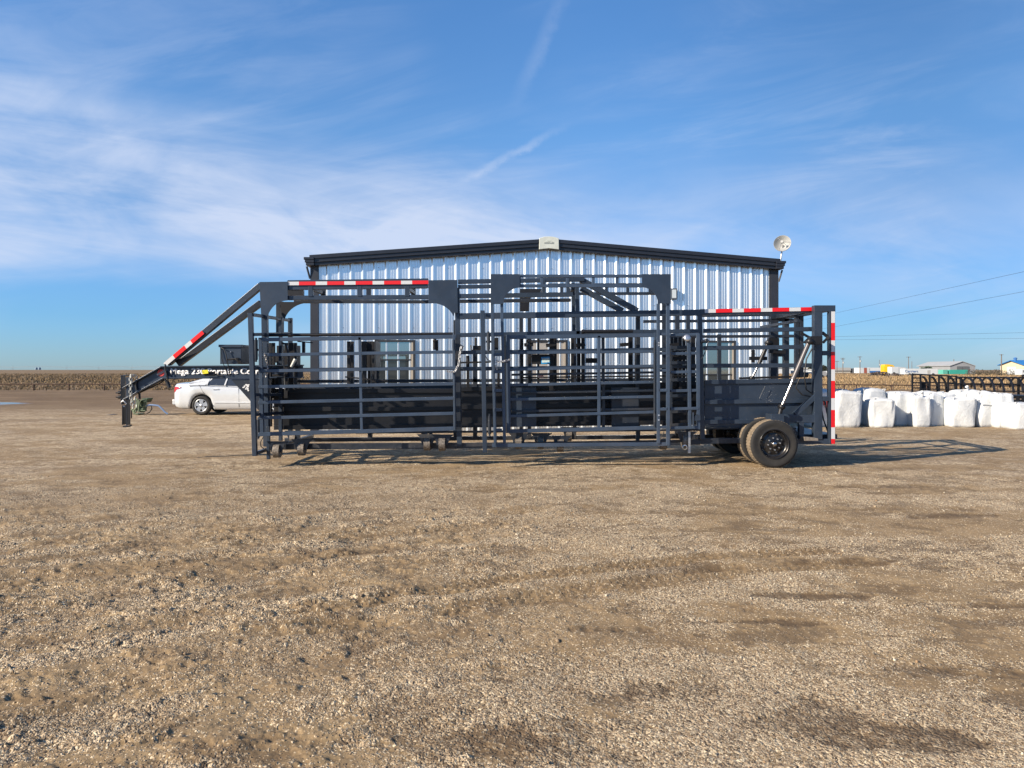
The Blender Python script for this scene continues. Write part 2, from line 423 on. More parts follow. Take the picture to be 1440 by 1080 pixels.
def make_ground():
    rs = [0.6, 1.2, 1.8, 2.3]
    r = 2.6
    while r < 8.5: rs.append(r); r *= 1.0031
    while r < 40: rs.append(r); r *= 1.006
    while r < 9000: rs.append(r); r *= 1.09
    rs.append(12000); rs = np.array(rs)
    th = np.concatenate([np.linspace(-46, 46, 1000), np.arange(49, 314, 4.0)])
    th = np.radians(th)
    Rg, Tg = np.meshgrid(rs, th, indexing='ij')
    X = (Rg*np.sin(Tg)).ravel(); Y = (Rg*np.cos(Tg)).ravel()
    h, gr, dp = ground_fields(X, Y)
    nr, nt = len(rs), len(th)
    co = np.stack([X, Y, h], 1); co = np.vstack([co, [[0, 0, 0]]])
    i = np.arange(nr-1)[:, None]; j = np.arange(nt)[None, :]; j2 = (j+1) % nt
    q = np.stack([i*nt+j, i*nt+j2, (i+1)*nt+j2, (i+1)*nt+j], -1).reshape(-1, 4)[:, ::-1]
    jj = np.arange(nt); c = nr*nt
    tri = np.stack([np.full(nt, c), (jj+1) % nt, jj], 1)
    me = bpy.data.meshes.new('ground')
    me.vertices.add(len(co)); me.vertices.foreach_set('co', co.ravel())
    loops = np.concatenate([q.ravel(), tri.ravel()]); me.loops.add(len(loops)); me.loops.foreach_set('vertex_index', loops)
    st = np.concatenate([np.arange(len(q))*4, len(q)*4+np.arange(len(tri))*3])
    me.polygons.add(len(st)); me.polygons.foreach_set('loop_start', st)
    me.polygons.foreach_set('use_smooth', np.ones(len(st), bool))
    me.update(calc_edges=True)
    for nm, a in (('gravel', gr), ('damp', dp)):
        at = me.attributes.new(nm, 'FLOAT', 'POINT'); at.data.foreach_set('value', np.append(a, 0).astype(np.float32))
    m = bpy.data.materials.new('dirt and gravel'); m.use_nodes = True; k = NT(m.node_tree); p = k.n['Principled BSDF']
    pos = k.new('ShaderNodeNewGeometry').outputs['Position']
    ag = k.new('ShaderNodeAttribute', attribute_name='gravel').outputs['Fac']
    ad = k.new('ShaderNodeAttribute', attribute_name='damp').outputs['Fac']
    sep = k.new('ShaderNodeSeparateXYZ'); k.l.new(pos, sep.inputs[0]); x, y, z = sep.outputs
    pxy = k.vec(x, y, 0.0)
    # dirt
    dn = k.noise(pxy, 1.7, 8, 0.65); dn2 = k.noise(pxy, 45, 4, 0.7)
    dirt = k.mix(k.ss(dn, 0.3, 0.7), (0.250, 0.172, 0.092, 1), (0.385, 0.278, 0.155, 1))
    dirt = k.mix(k.m('MULTIPLY', k.ss(dn2, 0.35, 0.75), 0.35), dirt, (0.13, 0.093, 0.062, 1))
    # gravel specks, two sizes
    def specks(sc):
        v = k.new('ShaderNodeTexVoronoi', feature='F1'); v.inputs['Scale'].default_value = sc; k.l.new(pxy, v.inputs['Vector'])
        hs = k.new('ShaderNodeSeparateColor'); k.l.new(v.outputs['Color'], hs.inputs[0])
        cr = k.new('ShaderNodeValToRGB'); k.l.new(hs.outputs[0], cr.inputs[0])
        e = cr.color_ramp.elements
        e[0].position = 0.0; e[0].color = (0.12, 0.09, 0.06, 1); e[1].position = 1.0; e[1].color = (0.78, 0.655, 0.46, 1)
        for ps, c in ((0.25, (0.27, 0.195, 0.125, 1)), (0.5, (0.44, 0.335, 0.22, 1)), (0.75, (0.60, 0.485, 0.33, 1))):
            n = e.new(ps); n.color = c
        return cr.outputs[0], hs.outputs[1], v.outputs['Distance']
    c1, s1, d1 = specks(105.0); c2, s2, d2 = specks(52.0)
    gcol = k.mix(k.m('GREATER_THAN', s2, 0.62), c1, c2)
    c3, s3, d3 = specks(19.0); c4, s4, d4 = specks(9.0)
    fr3 = k.ss(y, 7.0, 13.0); fr4 = k.ss(y, 14.0, 24.0)
    gcol = k.mix(k.m('MULTIPLY', fr3, 0.55), gcol, c3); gcol = k.mix(k.m('MULTIPLY', fr4, 0.45), gcol, c4)
    cov = k.m('MULTIPLY_ADD', ag, 0.80, 0.14)
    stone = k.m('LESS_THAN', s1, cov)
    basec = k.mix(stone, dirt, gcol)
    # streaky tone changes along the yard
    yard = k.noise(k.vec(k.m('MULTIPLY', x, 0.10), k.m('MULTIPLY', y, 0.42), 0.0), 1.0, 6, 0.62)
    basec = k.mix(k.m('MULTIPLY', k.ss(yard, 0.48, 0.72), 0.45), basec, (0.17, 0.122, 0.083, 1))
    basec = k.mix(k.m('MULTIPLY', ad, 0.80), basec, (0.105, 0.068, 0.038, 1))
    # bare brown strip before the fence, then fields
    nz = k.noise(k.vec(k.m('MULTIPLY', x, 0.06), k.m('MULTIPLY', y, 0.12), 0.0), 1.0, 4)
    yb = k.m('ADD', k.m('MULTIPLY_ADD', nz, 8.0, -4.0), y)
    bn = k.noise(k.vec(k.m('MULTIPLY', x, 0.25), k.m('MULTIPLY', y, 0.6), 4.0), 1.0, 6, 0.65)
    bare = k.mix(k.ss(bn, 0.35, 0.68), (0.150, 0.098, 0.054, 1), (0.245, 0.168, 0.096, 1))
    basec = k.mix(k.ss(yb, 24.0, 36.0), basec, bare)
    fn = k.noise(k.vec(k.m('MULTIPLY', x, 1.6), k.m('MULTIPLY', y, 0.7), 9.0), 1.0, 6, 0.75)
    field = k.mix(k.ss(fn, 0.36, 0.64), (0.125, 0.083, 0.046, 1), (0.32, 0.225, 0.122, 1))
    ln = k.noise(k.vec(k.m('MULTIPLY', x, 0.01), k.m('MULTIPLY', y, 0.035), 2.0), 1.0, 3)
    field = k.mix(k.m('MULTIPLY', k.ss(ln, 0.45, 0.65), 0.4), field, (0.15, 0.105, 0.066, 1))
    basec = k.mix(k.ss(y, 57.4, 58.6), basec, field)
    gold = k.m('MULTIPLY', k.ss(y, 100.0, 112.0), k.m('MULTIPLY', k.ss(x, 6.0, 26.0), k.m('SUBTRACT', 1.0, k.ss(y, 200.0, 215.0))))
    basec = k.mix(gold, basec, k.mix(k.ss(fn, 0.3, 0.7), (0.33, 0.24, 0.125, 1), (0.46, 0.345, 0.19, 1)))
    basec = k.mix(1.0, basec, (0.79, 0.78, 0.76, 1), 'MULTIPLY')
    k.l.new(basec, p.inputs['Base Color'])
    # pale wet/frosty puddle far left
    dx = k.m('DIVIDE', k.m('ADD', x, 26.5), 3.6); dy = k.m('DIVIDE', k.m('SUBTRACT', y, 35.2), 2.0)
    pd = k.m('ADD', k.m('SQRT', k.m('ADD', k.m('MULTIPLY', dx, dx), k.m('MULTIPLY', dy, dy))),
             k.m('MULTIPLY_ADD', k.noise(k.vec(k.m('MULTIPLY', x, 0.5), k.m('MULTIPLY', y, 1.4), 0), 1.0, 4), 0.9, -0.45))
    pud = k.m('SUBTRACT', 1.0, k.ss(pd, 0.8, 1.0))
    rr = k.m('SUBTRACT', 0.95, k.m('MULTIPLY', pud, 0.80))
    k.l.new(rr, p.inputs['Roughness'])
    b = k.new('ShaderNodeBump'); b.inputs['Distance'].default_value = 0.008
    hgt = k.m('ADD', k.m('MULTIPLY', k.m('SUBTRACT', 0.6, d1), stone), k.m('MULTIPLY', k.m('SUBTRACT', 0.6, d2), k.m('MULTIPLY', stone, 1.4)))
    hgt = k.m('ADD', hgt, k.m('MULTIPLY', dn2, 0.8))
    k.l.new(hgt, b.inputs['Height'])
    k.l.new(k.m('MULTIPLY', k.m('SUBTRACT', 1.0, pud), 0.85), b.inputs['Strength'])
    k.l.new(b.outputs[0], p.inputs['Normal']); p.inputs['Specular IOR Level'].default_value = 0.25
    me.materials.append(m)
    o = bpy.data.objects.new('ground', me); COL.objects.link(o); prop(o, kind='structure')
    return o
make_ground()

def vcol_mat(name, attr, rough=0.9):
    m = bpy.data.materials.new(name); m.use_nodes = True; k = NT(m.node_tree); p = k.n['Principled BSDF']
    a = k.new('ShaderNodeAttribute', attribute_name=attr); k.l.new(a.outputs['Color'], p.inputs['Base Color'])
    p.inputs['Roughness'].default_value = rough; p.inputs['Specular IOR Level'].default_value = 0.25
    return m

def scatter_mesh(name, base_v, base_f, P, R, Sc, colors, matname):
    """many small shapes as ONE mesh: P positions, R rotation matrices, Sc scales"""
    n = len(P); nv = len(base_v); nf = len(base_f)
    V = np.einsum('nij,vj->nvi', R, base_v)*1.0
    V = V*Sc[:, None, None] if Sc.ndim == 1 else np.einsum('nij,nvj->nvi', R, base_v[None]*Sc[:, None, :])
    V = V+P[:, None, :]
    Fc = (base_f[None]+(np.arange(n)*nv)[:, None, None]).reshape(-1, 3)
    me = bpy.data.meshes.new(name); me.vertices.add(n*nv); me.vertices.foreach_set('co', V.ravel())
    me.loops.add(Fc.size); me.loops.foreach_set('vertex_index', Fc.ravel())
    me.polygons.add(len(Fc)); me.polygons.foreach_set('loop_start', np.arange(len(Fc))*3); me.update(calc_edges=True)
    ca = me.color_attributes.new('col', 'FLOAT_COLOR', 'POINT')
    C = np.repeat(np.concatenate([colors, np.ones((n, 1))], 1), nv, axis=0); ca.data.foreach_set('color', C.ravel())
    me.materials.append(vcol_mat(matname, 'col'))
    o = bpy.data.objects.new(name, me); COL.objects.link(o); return o
def rand_rot(n):
    q = rng.normal(size=(n, 4)); q /= np.linalg.norm(q, axis=1)[:, None]; w, x, y, z = q.T
    return np.stack([np.stack([1-2*(y*y+z*z), 2*(x*y-z*w), 2*(x*z+y*w)], -1),
                     np.stack([2*(x*y+z*w), 1-2*(x*x+z*z), 2*(y*z-x*w)], -1),
                     np.stack([2*(x*z-y*w), 2*(y*z+x*w), 1-2*(x*x+y*y)], -1)], 1)
OCT_V = np.array([[1,0,0],[-1,0,0],[0,1,0],[0,-1,0],[0,0,1],[0,0,-1]], float)
OCT_V += rng.normal(size=OCT_V.shape)*0.12
OCT_F = np.array([[0,2,4],[2,1,4],[1,3,4],[3,0,4],[2,0,5],[1,2,5],[3,1,5],[0,3,5]])
def pebbles():
    n = 950000
    d = 2.4*np.exp(rng.random(n)*math.log(13.5/2.4)); a = np.radians((rng.random(n)-0.5)*96)
    keep0 = rng.random(n) < np.clip((d/5.0)**0.6, 0.5, 1)
    d = d[keep0]; a = a[keep0]
    X = d*np.sin(a); Y = d*np.cos(a)
    h, g, dp = ground_fields(X, Y)
    keep = rng.random(len(X)) < np.clip(0.10+0.85*g-1.25*dp, 0.02, 1)*0.62
    X, Y, h, d, dp = X[keep], Y[keep], h[keep], d[keep], dp[keep]; n = len(X)
    s = 0.0018+0.0028*rng.random(n)**2
    big = rng.random(n) < 0.03; s[big] *= 1.4+1.3*rng.random(big.sum())
    s = s*np.clip(d/4.5, 0.75, 1.5)
    Sc = np.stack([s*(0.8+0.6*rng.random(n)), s*(0.8+0.6*rng.random(n)), s*(0.35+0.35*rng.random(n))], 1)
    P = np.stack([X, Y, h+s*0.25], 1)
    t = rng.random(n)[:, None]
    pal = np.array([[0.48,0.405,0.295],[0.42,0.335,0.225],[0.64,0.56,0.43],[0.32,0.24,0.15],[0.23,0.19,0.145],[0.39,0.26,0.15]])
    pc = pal[rng.choice(6, n, p=[.3,.25,.14,.15,.09,.07])]*(0.8+0.35*t)
    pc = pc*(1-0.35*dp[:, None])*np.array([[.79, .785, .77]])
    o = scatter_mesh('gravel', OCT_V, OCT_F, P, rand_rot(n), Sc, np.clip(pc, 0, 0.75), 'gravel stones')
    prop(o, 'loose pale gravel scattered over the brown dirt yard', 'gravel', kind='stuff')
    print('pebbles', n)
pebbles()
def clods():
    n = 2600
    d = 2.5*np.exp(rng.random(n)*math.log(11/2.5)); a = np.radians((rng.random(n)-0.5)*92)
    X = d*np.sin(a); Y = d*np.cos(a); h, g, dp = ground_fields(X, Y)
    wl = sstep(-X+0.35*(Y-4), -0.6, 2.2)
    cl = sstep(fbm(X*2+9, Y*2.6+2, 4, .6), .46, .64)
    keep = rng.random(n) < wl*cl; X, Y, h = X[keep], Y[keep], h[keep]; n = len(X)
    s = 0.006+0.014*rng.random(n)**3
    P = np.stack([X, Y, h+s*0.1], 1); Sc = np.stack([s*1.2, s, s*0.7], 1)
    pc = np.array([[0.19, 0.138, 0.088]])*(0.75+0.5*rng.random((n, 1)))
    o = scatter_mesh('dirt_clods', OCT_V, OCT_F, P, rand_rot(n), Sc, pc, 'dirt clods')
    prop(o, 'small lumps of dry brown soil churned up in the yard', 'soil', kind='stuff')
clods()
def stubble():
    bv = np.array([[-0.5,0,0],[0.5,0,0],[0,0.3,1.0],[0,-0.5,0],[0,0.5,0],[0.3,0,0.8]], float); bf = np.array([[0,1,2],[3,4,5]])
    n = 60000
    d = 58.8*np.exp(rng.random(n)*math.log(300/58.8)); a = np.radians((rng.random(n)-0.5)*92)
    X = d*np.tan(a)*0.9; Y = d
    row = 0.76; Y = np.where(d < 140, np.round(Y/row)*row+rng.normal(size=n)*0.09, Y)
    s = (0.16+0.20*rng.random(n))*np.clip(d/80, 0.8, 1.5)
    ang = rng.random(n)*6.28; c, si = np.cos(ang), np.sin(ang); z = np.zeros(n); o1 = np.ones(n)
    R = np.stack([np.stack([c, -si, z], -1), np.stack([si, c, z], -1), np.stack([z, z, o1], -1)], 1)
    Sc = np.stack([s*0.55, s*0.55, s*0.8], 1)
    pc = np.array([[0.29, 0.205, 0.115]])*(0.45+0.85*rng.random((n, 1)))
    o = scatter_mesh('corn_stubble', bv, bf, np.stack([X, Y, z-0.02], 1), R, Sc, pc, 'stubble')
    prop(o, 'pale brown crop stubble covering the field behind the pipe fence', 'stubble', kind='stuff')
stubble()
def puddle():
    b = MB(); n = 60; pts = []
    r2 = random.Random(4)
    for i in range(n):
        t = 2*math.pi*i/n; q = 1+0.16*math.sin(3*t+1)+0.1*math.sin(7*t)+0.06*r2.uniform(-1, 1)
        pts.append((-30.0+4.6*q*math.cos(t), 35.0+1.0*q*(1+.5*math.sin(5*t+2))*math.sin(t), 0.012))
    b.add(pts, [tuple(range(n))])
    o = b.build('puddle', mat('puddle ice', (0.33, 0.28, 0.26), 0.3, 0, var=0.35, vscale=1.1), fix=False)
    prop(o, kind='structure')
puddle()
# ------------------------------------------------------------ metal-clad building
def wall_mat():
    m = bpy.data.materials.new('galvalume sheet'); m.use_nodes = True; k = NT(m.node_tree); p = k.n['Principled BSDF']
    pos = k.new('ShaderNodeNewGeometry').outputs['Position']
    sep = k.new('ShaderNodeSeparateXYZ'); k.l.new(pos, sep.inputs[0])
    n = k.noise(k.vec(k.m('MULTIPLY', sep.outputs[0], 6.0), sep.outputs[1], k.m('MULTIPLY', sep.outputs[2], 0.7)), 1.0, 5, 0.6)
    c = k.mix(k.ss(n, 0.3, 0.7), (0.67, 0.71, 0.75, 1), (0.72, 0.76, 0.79, 1)); k.l.new(c, p.inputs['Base Color'])
    p.inputs['Metallic'].default_value = 0.84
    r = k.m('MULTIPLY_ADD', k.noise(pos, 8.0, 4), 0.05, 0.27); k.l.new(r, p.inputs['Roughness'])
    return m
def building():
    th = math.radians(3.1)
    root = thing('metal_building', 'metal clad building with shallow gable, ribbed silver walls and dark roof trim behind the trailer', 'building', (0.963, 19.65, 0), rz=th)
    HW = 6.22; PK = 4.93; SL = 0.078; R0 = -6.19
    zt = lambda x: PK-0.10-SL*abs(x)
    def profile(xa, xb):
        pts = []; P = 0.3048; ph = -0.045
        n0 = math.floor((xa-ph)/P)-1; n1 = math.ceil((xb-ph)/P)+1
        for n in range(n0, n1):
            o = ph+n*P
            for dx, dy in ((0,0),(.044,-.034),(.068,-.034),(.112,0),(.168,0),(.173,-.0055),(.186,-.0055),(.191,0),(.232,0),(.237,-.0055),(.250,-.0055),(.255,0)):
                pts.append((o+dx, dy))
        pts = [p for p in pts if xa <= p[0] <= xb]
        return [(xa, 0)]+pts+[(xb, 0)]
    b = MB(); pr = profile(-HW+0.18, HW-0.18)
    # insert the ridge point so the top follows both slopes
    vs = []; 
    for x, y in pr: vs += [(x, y, -0.05), (x, y, zt(x))]
    b.add(vs, [(2*i, 2*i+2, 2*i+3, 2*i+1) for i in range(len(pr)-1)])
    b.cur = 1
    for z in (1.1, 2.05, 2.72, 3.34, 4.3):
        n = int((HW-.3)*2/0.9144)
        for i in range(n+1):
            x = -0.045+(i-n//2)*0.9144+.145
            if z < zt(x)-.05: b.box((x-.008, -.012, z-.008), (x+.008, 0, z+.008))
    w = b.build('front_wall', [wall_mat(), mat('screw', (.12, .13, .15), .5)], root, local=True, fix=False)
    for sx in (-1, 1):
        b = MB(); L = 18
        pts = []; n = int(L/0.3048)
        for i in range(n):
            for dx, dy in ((0,0),(.044,.034),(.068,.034),(.112,0)): pts.append((0.02+i*0.3048+dx, dy))
        vs = []
        for y, o in pts: vs += [(sx*(HW-0.03+o), y, -0.05), (sx*(HW-0.03+o), y, zt(HW))]
        b.add(vs, [(2*i, 2*i+2, 2*i+3, 2*i+1) for i in range(len(pts)-1)])
        b.build('side_wall', wall_mat() if 'w' not in MATS else MATS['w'], root, local=True, fix=False)
        b = MB(); x0, x1 = sorted((sx*(HW-0.20), sx*(HW+0.012)))
        b.box((x0, -0.045, -0.05), (x1, 0.15, zt(HW)-0.02))
        if sx > 0: b.box((x0-0.04, -0.035, -0.05), (x0-0.002, 0.0, zt(HW)))
        b.build('corner_trim', mat('charcoal trim', (0.030, 0.034, 0.045), 0.45, 0.1, var=0.08), root, bevel=0.004, local=True)
    b = MB(); b.box((-HW+.1, 17.8, -.05), (HW-.1, 18.0, zt(HW))); b.build('rear_wall', MATS['charcoal trim'], root, local=True)
    # roof + trims
    b = MB()
    for sx in (-1, 1):
        E = HW+0.01
        def q(x, z): return (sx*x, z-SL*x)
        for y0, y1, a, c in ((-0.16, 18.2, PK+0.105, PK+0.135),):
            p = [(sx*0.0, y0, a), (sx*E, y0, a-SL*E), (sx*E, y0, c-SL*E), (0, y0, c)]
            b.add([(x, y0, z) for x, _, z in p]+[(x, y1, z) for x, _, z in p],
                  [(0,1,2,3), (7,6,5,4), (0,4,5,1), (1,5,6,2), (2,6,7,3), (3,7,4,0)])
    b.build('roof', MATS['charcoal trim'], root, local=True)
    for sx in (-1, 1):
        b = MB(); E = HW+0.0
        for yf, a, c in ((-0.205, 0.045, 0.142), (-0.175, -0.035, 0.047), (-0.192, -0.052, -0.032), (-0.152, -0.120, -0.050), (-0.172, -0.134, -0.118)):
            p = [(sx*0.002, a+PK), (sx*E, a+PK-SL*E), (sx*E, c+PK-SL*E), (sx*0.002, c+PK)]
            b.add([(x, yf, z) for x, z in p]+[(x, -0.10, z) for x, z in p],
                  [(0,1,2,3), (7,6,5,4), (0,4,5,1), (1,5,6,2), (2,6,7,3), (3,7,4,0)])
        b.build('rake_trim', mat('dark roof trim', (0.022, 0.025, 0.034), 0.35, 0.1, var=0.1), root, bevel=0.004, local=True)
        b = MB(); b.add([(0, -0.10, PK-0.09), (sx*E, -0.10, PK-0.09-SL*E), (sx*E, 0.02, PK-0.09-SL*E), (0, 0.02, PK-0.09)], [(0,1,2,3)])
        b.build('soffit', MATS['dark roof trim'], root, local=True)
        b = MB(); z = PK-SL*E
        x0, x1 = sorted((sx*(E-0.12), sx*(E+0.14)))
        for zz0, zz1, g in ((0.02, 0.085, 0.0), (-0.05, 0.018, 0.025), (-0.125, -0.052, 0.05)):
            xa, xb = (x0+g, x1) if sx < 0 else (x0, x1-g)
            b.box((xa, -0.235+g*0.5, z+zz0), (xb, 18.1, z+zz1))
        b.build('gutter', MATS['dark roof trim'], root, bevel=0.006, local=True)
        # small kicked bracket under the eave
        b = MB(); b.beam((sx*(HW+0.09), -0.1, z-0.14), (sx*(HW+0.02), -0.03, z-0.45), 0.04, 0.035); b.build('downspout', MATS['dark roof trim'], root, local=True)
    b = MB(); x = 0.262
    P = [(-x, PK-0.128-SL*x), (-x*.98, PK+0.165-SL*x*.8), (-x*.5, PK+0.185), (0, PK+0.195), (x*.5, PK+0.185), (x*.98, PK+0.165-SL*x*.8), (x, PK-0.128-SL*x), (0, PK-0.118)]
    b.add([(a, -0.23, z) for a, z in P]+[(a, -0.05, z) for a, z in P], [tuple(range(8)), tuple(reversed(range(8, 16)))]+[(j, j+8, (j+1) % 8+8, (j+1) % 8) for j in range(8)])
    pc = b.build('ridge_cap', mat('pale cap', (0.62, 0.66, 0.60), 0.5, var=0.08), root, bevel=0.01, local=True)
    b = MB(); rr = random.Random(3)
    for i in range(9): b.box((-0.13+i*0.029, -0.236, PK+0.00), (-0.13+i*0.029+0.02, -0.2295, PK+0.035+rr.uniform(0, .02)))
    b.box((-0.05, -0.236, PK+0.068), (0.05, -0.2295, PK+0.077))
    b.build('cap_emblem', mat('grey emblem', (0.38, 0.41, 0.38), 0.6), pc, local=True)
    # windows (local x from photo px)
    def lx(px):
        # intersect view ray with wall plane
        u = (px-720)/F; t = math.tan(th)
        D = (19.65-0.963*t)/(1-t*u); return (u*D-0.963)/math.cos(th), D
    def window(p0, p1, y0, y1, kind):
        (xa, D), (xb, _) = lx(p0), lx(p1); z1 = HC-(y0-520)*D/F; z0 = HC-(y1-520)*D/F
        b = MB(); f = 0.055; yy = -0.055
        for lo, hi in (((xa, yy, z1-f), (xb, .02, z1)), ((xa, yy, z0), (xb, .02, z0+f)), ((xa, yy+.002, z0+f), (xa+f, .02, z1-f)), ((xb-f, yy+.002, z0+f), (xb, .02, z1-f))): b.box(lo, hi)
        fr = b.build('window', mat('dark window frame', (0.03, 0.032, 0.036), 0.4), root, bevel=0.004, local=True)
        b = MB(); b.box((xa-0.03, yy-0.03, z0-0.04), (xb+0.03, .01, z0-0.001)); b.build('sill', MATS['dark window frame'], fr, local=True)
        b = MB(); b.box((xb-f-0.045, yy+0.012, z0+f), (xb-f-0.001, .0, z1-f)); b.build('jamb', TAN, fr, local=True)
        b = MB()
        if kind == 'blind':
            b.box((xa+f, yy+0.03, z0+f), (xb-f, yy+0.034, z1-f)); b.build('blind', mat('beige blind', (0.36, 0.34, 0.31), 0.7), fr, local=True)
        else:
            g = mat('window glass', (0.30, 0.36, 0.38), 0.03, 0.85); gd = mat('dark reflection glass', (0.07, 0.085, 0.095), 0.05, 0.6)  # lower pane colour darkened to stand for a dark reflection
            zm = z1-(z1-z0)*(.36 if p0 < 900 else .62)
            b.box((xa+f, yy+0.03, zm+0.02), (xb-f-0.046, yy+0.034, z1-f)); b.build('pane', g, fr, local=True)
            b = MB(); b.box((xa+f, yy+0.036, z0+f), (xb-f-0.046, yy+0.04, zm-0.02)); b.build('pane', gd, fr, local=True)
            b = MB(); b.box((xa+f, yy+0.018, zm-0.02), (xb-f-0.046, yy+0.045, zm+0.02)); b.build('meeting_rail', MATS['dark window frame'], fr, local=True)
    window(527, 584, 478, 556, 'glass'); window(743, 798, 478, 556, 'blind'); window(981, 1034, 479, 556, 'glass')
    # lamp on wall
    x, D = lx(945.5); z = HC-(414-520)*D/F
    b = MB(); b.box((x-.085, -.16, z-.15), (x+.085, -.035, z+.15)); fx = b.build('wall_lamp', mat('lamp housing', (0.10, 0.12, 0.15), 0.5), root, bevel=0.01, local=True)
    b = MB(); b.box((x-.05, -.168, z-.11), (x+.06, -.161, z+.11)); b.box((x+.086, -.145, z-.1), (x+.092, -.05, z+.1)); b.build('lens', mat('lamp lens', (0.62, 0.68, 0.70), 0.25), fx, local=True)
    return root, lx
bld, lx = building()

def sat_dish():
    base = W(1096, 371, 20.0); c = W(1100.5, 343.5, 19.9)
    root = thing('satellite_dish', 'small round white dish on a short mast at the right end of the roof', 'satellite dish', base)
    d = Vector((-0.42, -0.88, 0.22)).normalized(); R = 0.222
    b = MB(); prof = [(0.17*(t*t)-0.09, R*t) for t in (0.02, .2, .4, .6, .8, 1.0)]+[(0.082, R*1.01), (0.07, R*1.01)]+[(0.17*(t*t)-0.12, R*t) for t in (1.0, .7, .4, .02)]
    b.lathe(c, d, prof, 40); dish = b.build('dish', mat('dish white', (0.40, 0.41, 0.40), 0.5), root)
    b = MB(); b.cyl(c+d*0.16-d*0.03, c+d*0.2, 0.035, 16); h = b.build('feed_horn', MATS['dish white'], root)
    b = MB(); a = d.orthogonal().normalized(); e = d.cross(a)
    for t in (20, 140, 260):
        q = c+d*0.05+(a*math.cos(math.radians(t))+e*math.sin(math.radians(t)))*R*0.98; b.cyl(q, c+d*0.17, 0.006, 6)
    b.build('strut', mat('grey strut', (0.3, 0.3, 0.31), 0.5, 0.5), root)
    b = MB(); b.cyl(base+Vector((0,0,-0.15)), c-d*0.06+Vector((-0.01, 0.03, -0.12)), 0.022, 10); b.cyl(c-d*0.06+Vector((-0.01, 0.03, -0.12)), c-d*0.04, 0.03, 10); b.build('mast', ZINC, root)
sat_dish()

# ------------------------------------------------------------ gooseneck corral trailer
T = thing('corral_trailer', 'long dark slate gooseneck trailer of folded livestock panels with red and white reflective strips', 'trailer', (0.0, 13.4, 0.0))
DA, DB_, DC, DN, DF, DU = 12.25, 12.22, 12.42, 12.60, 14.45, 13.45
BV = 0.0045
def bars(lst, D, b=None, dep=None):
    b = b or MB()
    for q in lst: b.bar(*q[:5], q[5] if len(q) > 5 else D, dep=dep)
    return b

SHADE = mat('shade darkened steel', (0.0055, 0.007, 0.011), 0.42, 0.1, dust=0.03)  # same steel as the body, colour darkened to stand for shade on inner sheets
# main chassis
b = MB()
b.bar(385, 628.5, 642, 627, 8, DN+.05); b.bar(642, 627, 985, 622, 7, DN+.05); b.bar(985, 620.5, 1125, 618.5, 7.5, DN+.05)
b.bar(400, 619, 645, 617, 5.5, DF); b.bar(645, 616.5, 1120, 613, 5.5, DF)
for x in (400, 985, 1065, 1140):
    yy = 628.5-(x-385)/740*10; b.cross(x, yy-2, DN+.12, DF+.02, 6)
ch = b.build('chassis', PAINTD, T, bevel=BV)
# upright posts of the body
for q in ((642.5, 405, 646, 628, 7, DN), (984.5, 441, 988.5, 618, 6, DN), (393, 424, 393, 470, 5, DU), (806, 397, 807, 470, 4.5, DU-.3), (371, 430, 374, 628, 8, DN), (376.5, 600, 377, 646, 4.5, DN-.15)):
    b = MB(); b.bar(*q); b.build('side_post', PAINT, T, bevel=BV)
b = MB(); b.bar(897, 441, 897, 620, 5, DN+.3); b.build('side_post', PAINTD, T, bevel=BV)
for x, y0, t in ((418, 486, 6), (520, 486, 6), (640, 450, 5), (668, 487, 6), (733, 440, 5), (744.5, 440, 5), (808, 436, 5), (898, 440, 5), (953, 441, 6), (968, 441, 5), (1012, 470, 5)):
    b = MB(); b.bar(x, y0, x, 617, t, DF); b.build('side_post', PAINTD, T, bevel=BV)
# rails near side
b = bars([(645, 444.6, 985, 439.3, 8.3), (645, 471.2, 905, 466.3, 5.8), (905, 466.3, 985, 465.3, 5.4), (645, 495.8, 985, 490.5, 5.2), (645, 519, 985, 514.5, 5.2),
          (985, 438.8, 1146, 435.8, 8.2), (990, 465.2, 1146, 462.6, 6), (990, 489.5, 1131, 487.8, 5.8), (990, 514.3, 1146, 513.8, 6)], DN)
b.build('side_rail', PAINT, T, bevel=BV)
b = MB()
def far(y): return 520+(y-520)*DN/DF
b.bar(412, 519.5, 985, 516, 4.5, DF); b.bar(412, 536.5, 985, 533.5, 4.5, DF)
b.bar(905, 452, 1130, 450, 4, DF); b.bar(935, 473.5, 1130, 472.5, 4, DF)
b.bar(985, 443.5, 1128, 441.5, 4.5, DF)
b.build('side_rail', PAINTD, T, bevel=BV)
# sheeted lower sides: one thick sheet with three stiffeners, both sides
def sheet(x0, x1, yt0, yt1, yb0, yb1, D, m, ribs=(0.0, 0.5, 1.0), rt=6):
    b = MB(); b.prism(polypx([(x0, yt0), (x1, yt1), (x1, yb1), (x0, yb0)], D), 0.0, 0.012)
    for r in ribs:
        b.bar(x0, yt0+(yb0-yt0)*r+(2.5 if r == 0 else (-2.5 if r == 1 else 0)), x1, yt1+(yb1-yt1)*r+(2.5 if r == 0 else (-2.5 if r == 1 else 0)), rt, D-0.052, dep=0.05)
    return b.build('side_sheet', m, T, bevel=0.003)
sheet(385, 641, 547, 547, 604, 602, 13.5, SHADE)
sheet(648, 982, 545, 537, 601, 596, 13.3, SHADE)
sheet(991, 1146, 535, 532.5, 596, 594, DN+.10, PAINT)
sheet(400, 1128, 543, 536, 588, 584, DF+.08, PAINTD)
# floor/ tread pan between the sides
b = MB(); b.prism(polypx([(500, 607), (985, 603), (985, 606), (500, 610)], DN+.2), 0, 0.02)
p0 = W(992, 602, DN+.2); p1 = W(1120, 602, DN+.2); b.box((p0.x, DN+.2, p0.z-.02), (p1.x, DF, p0.z+.01)); b.build('floor_pan', PAINTD, T)
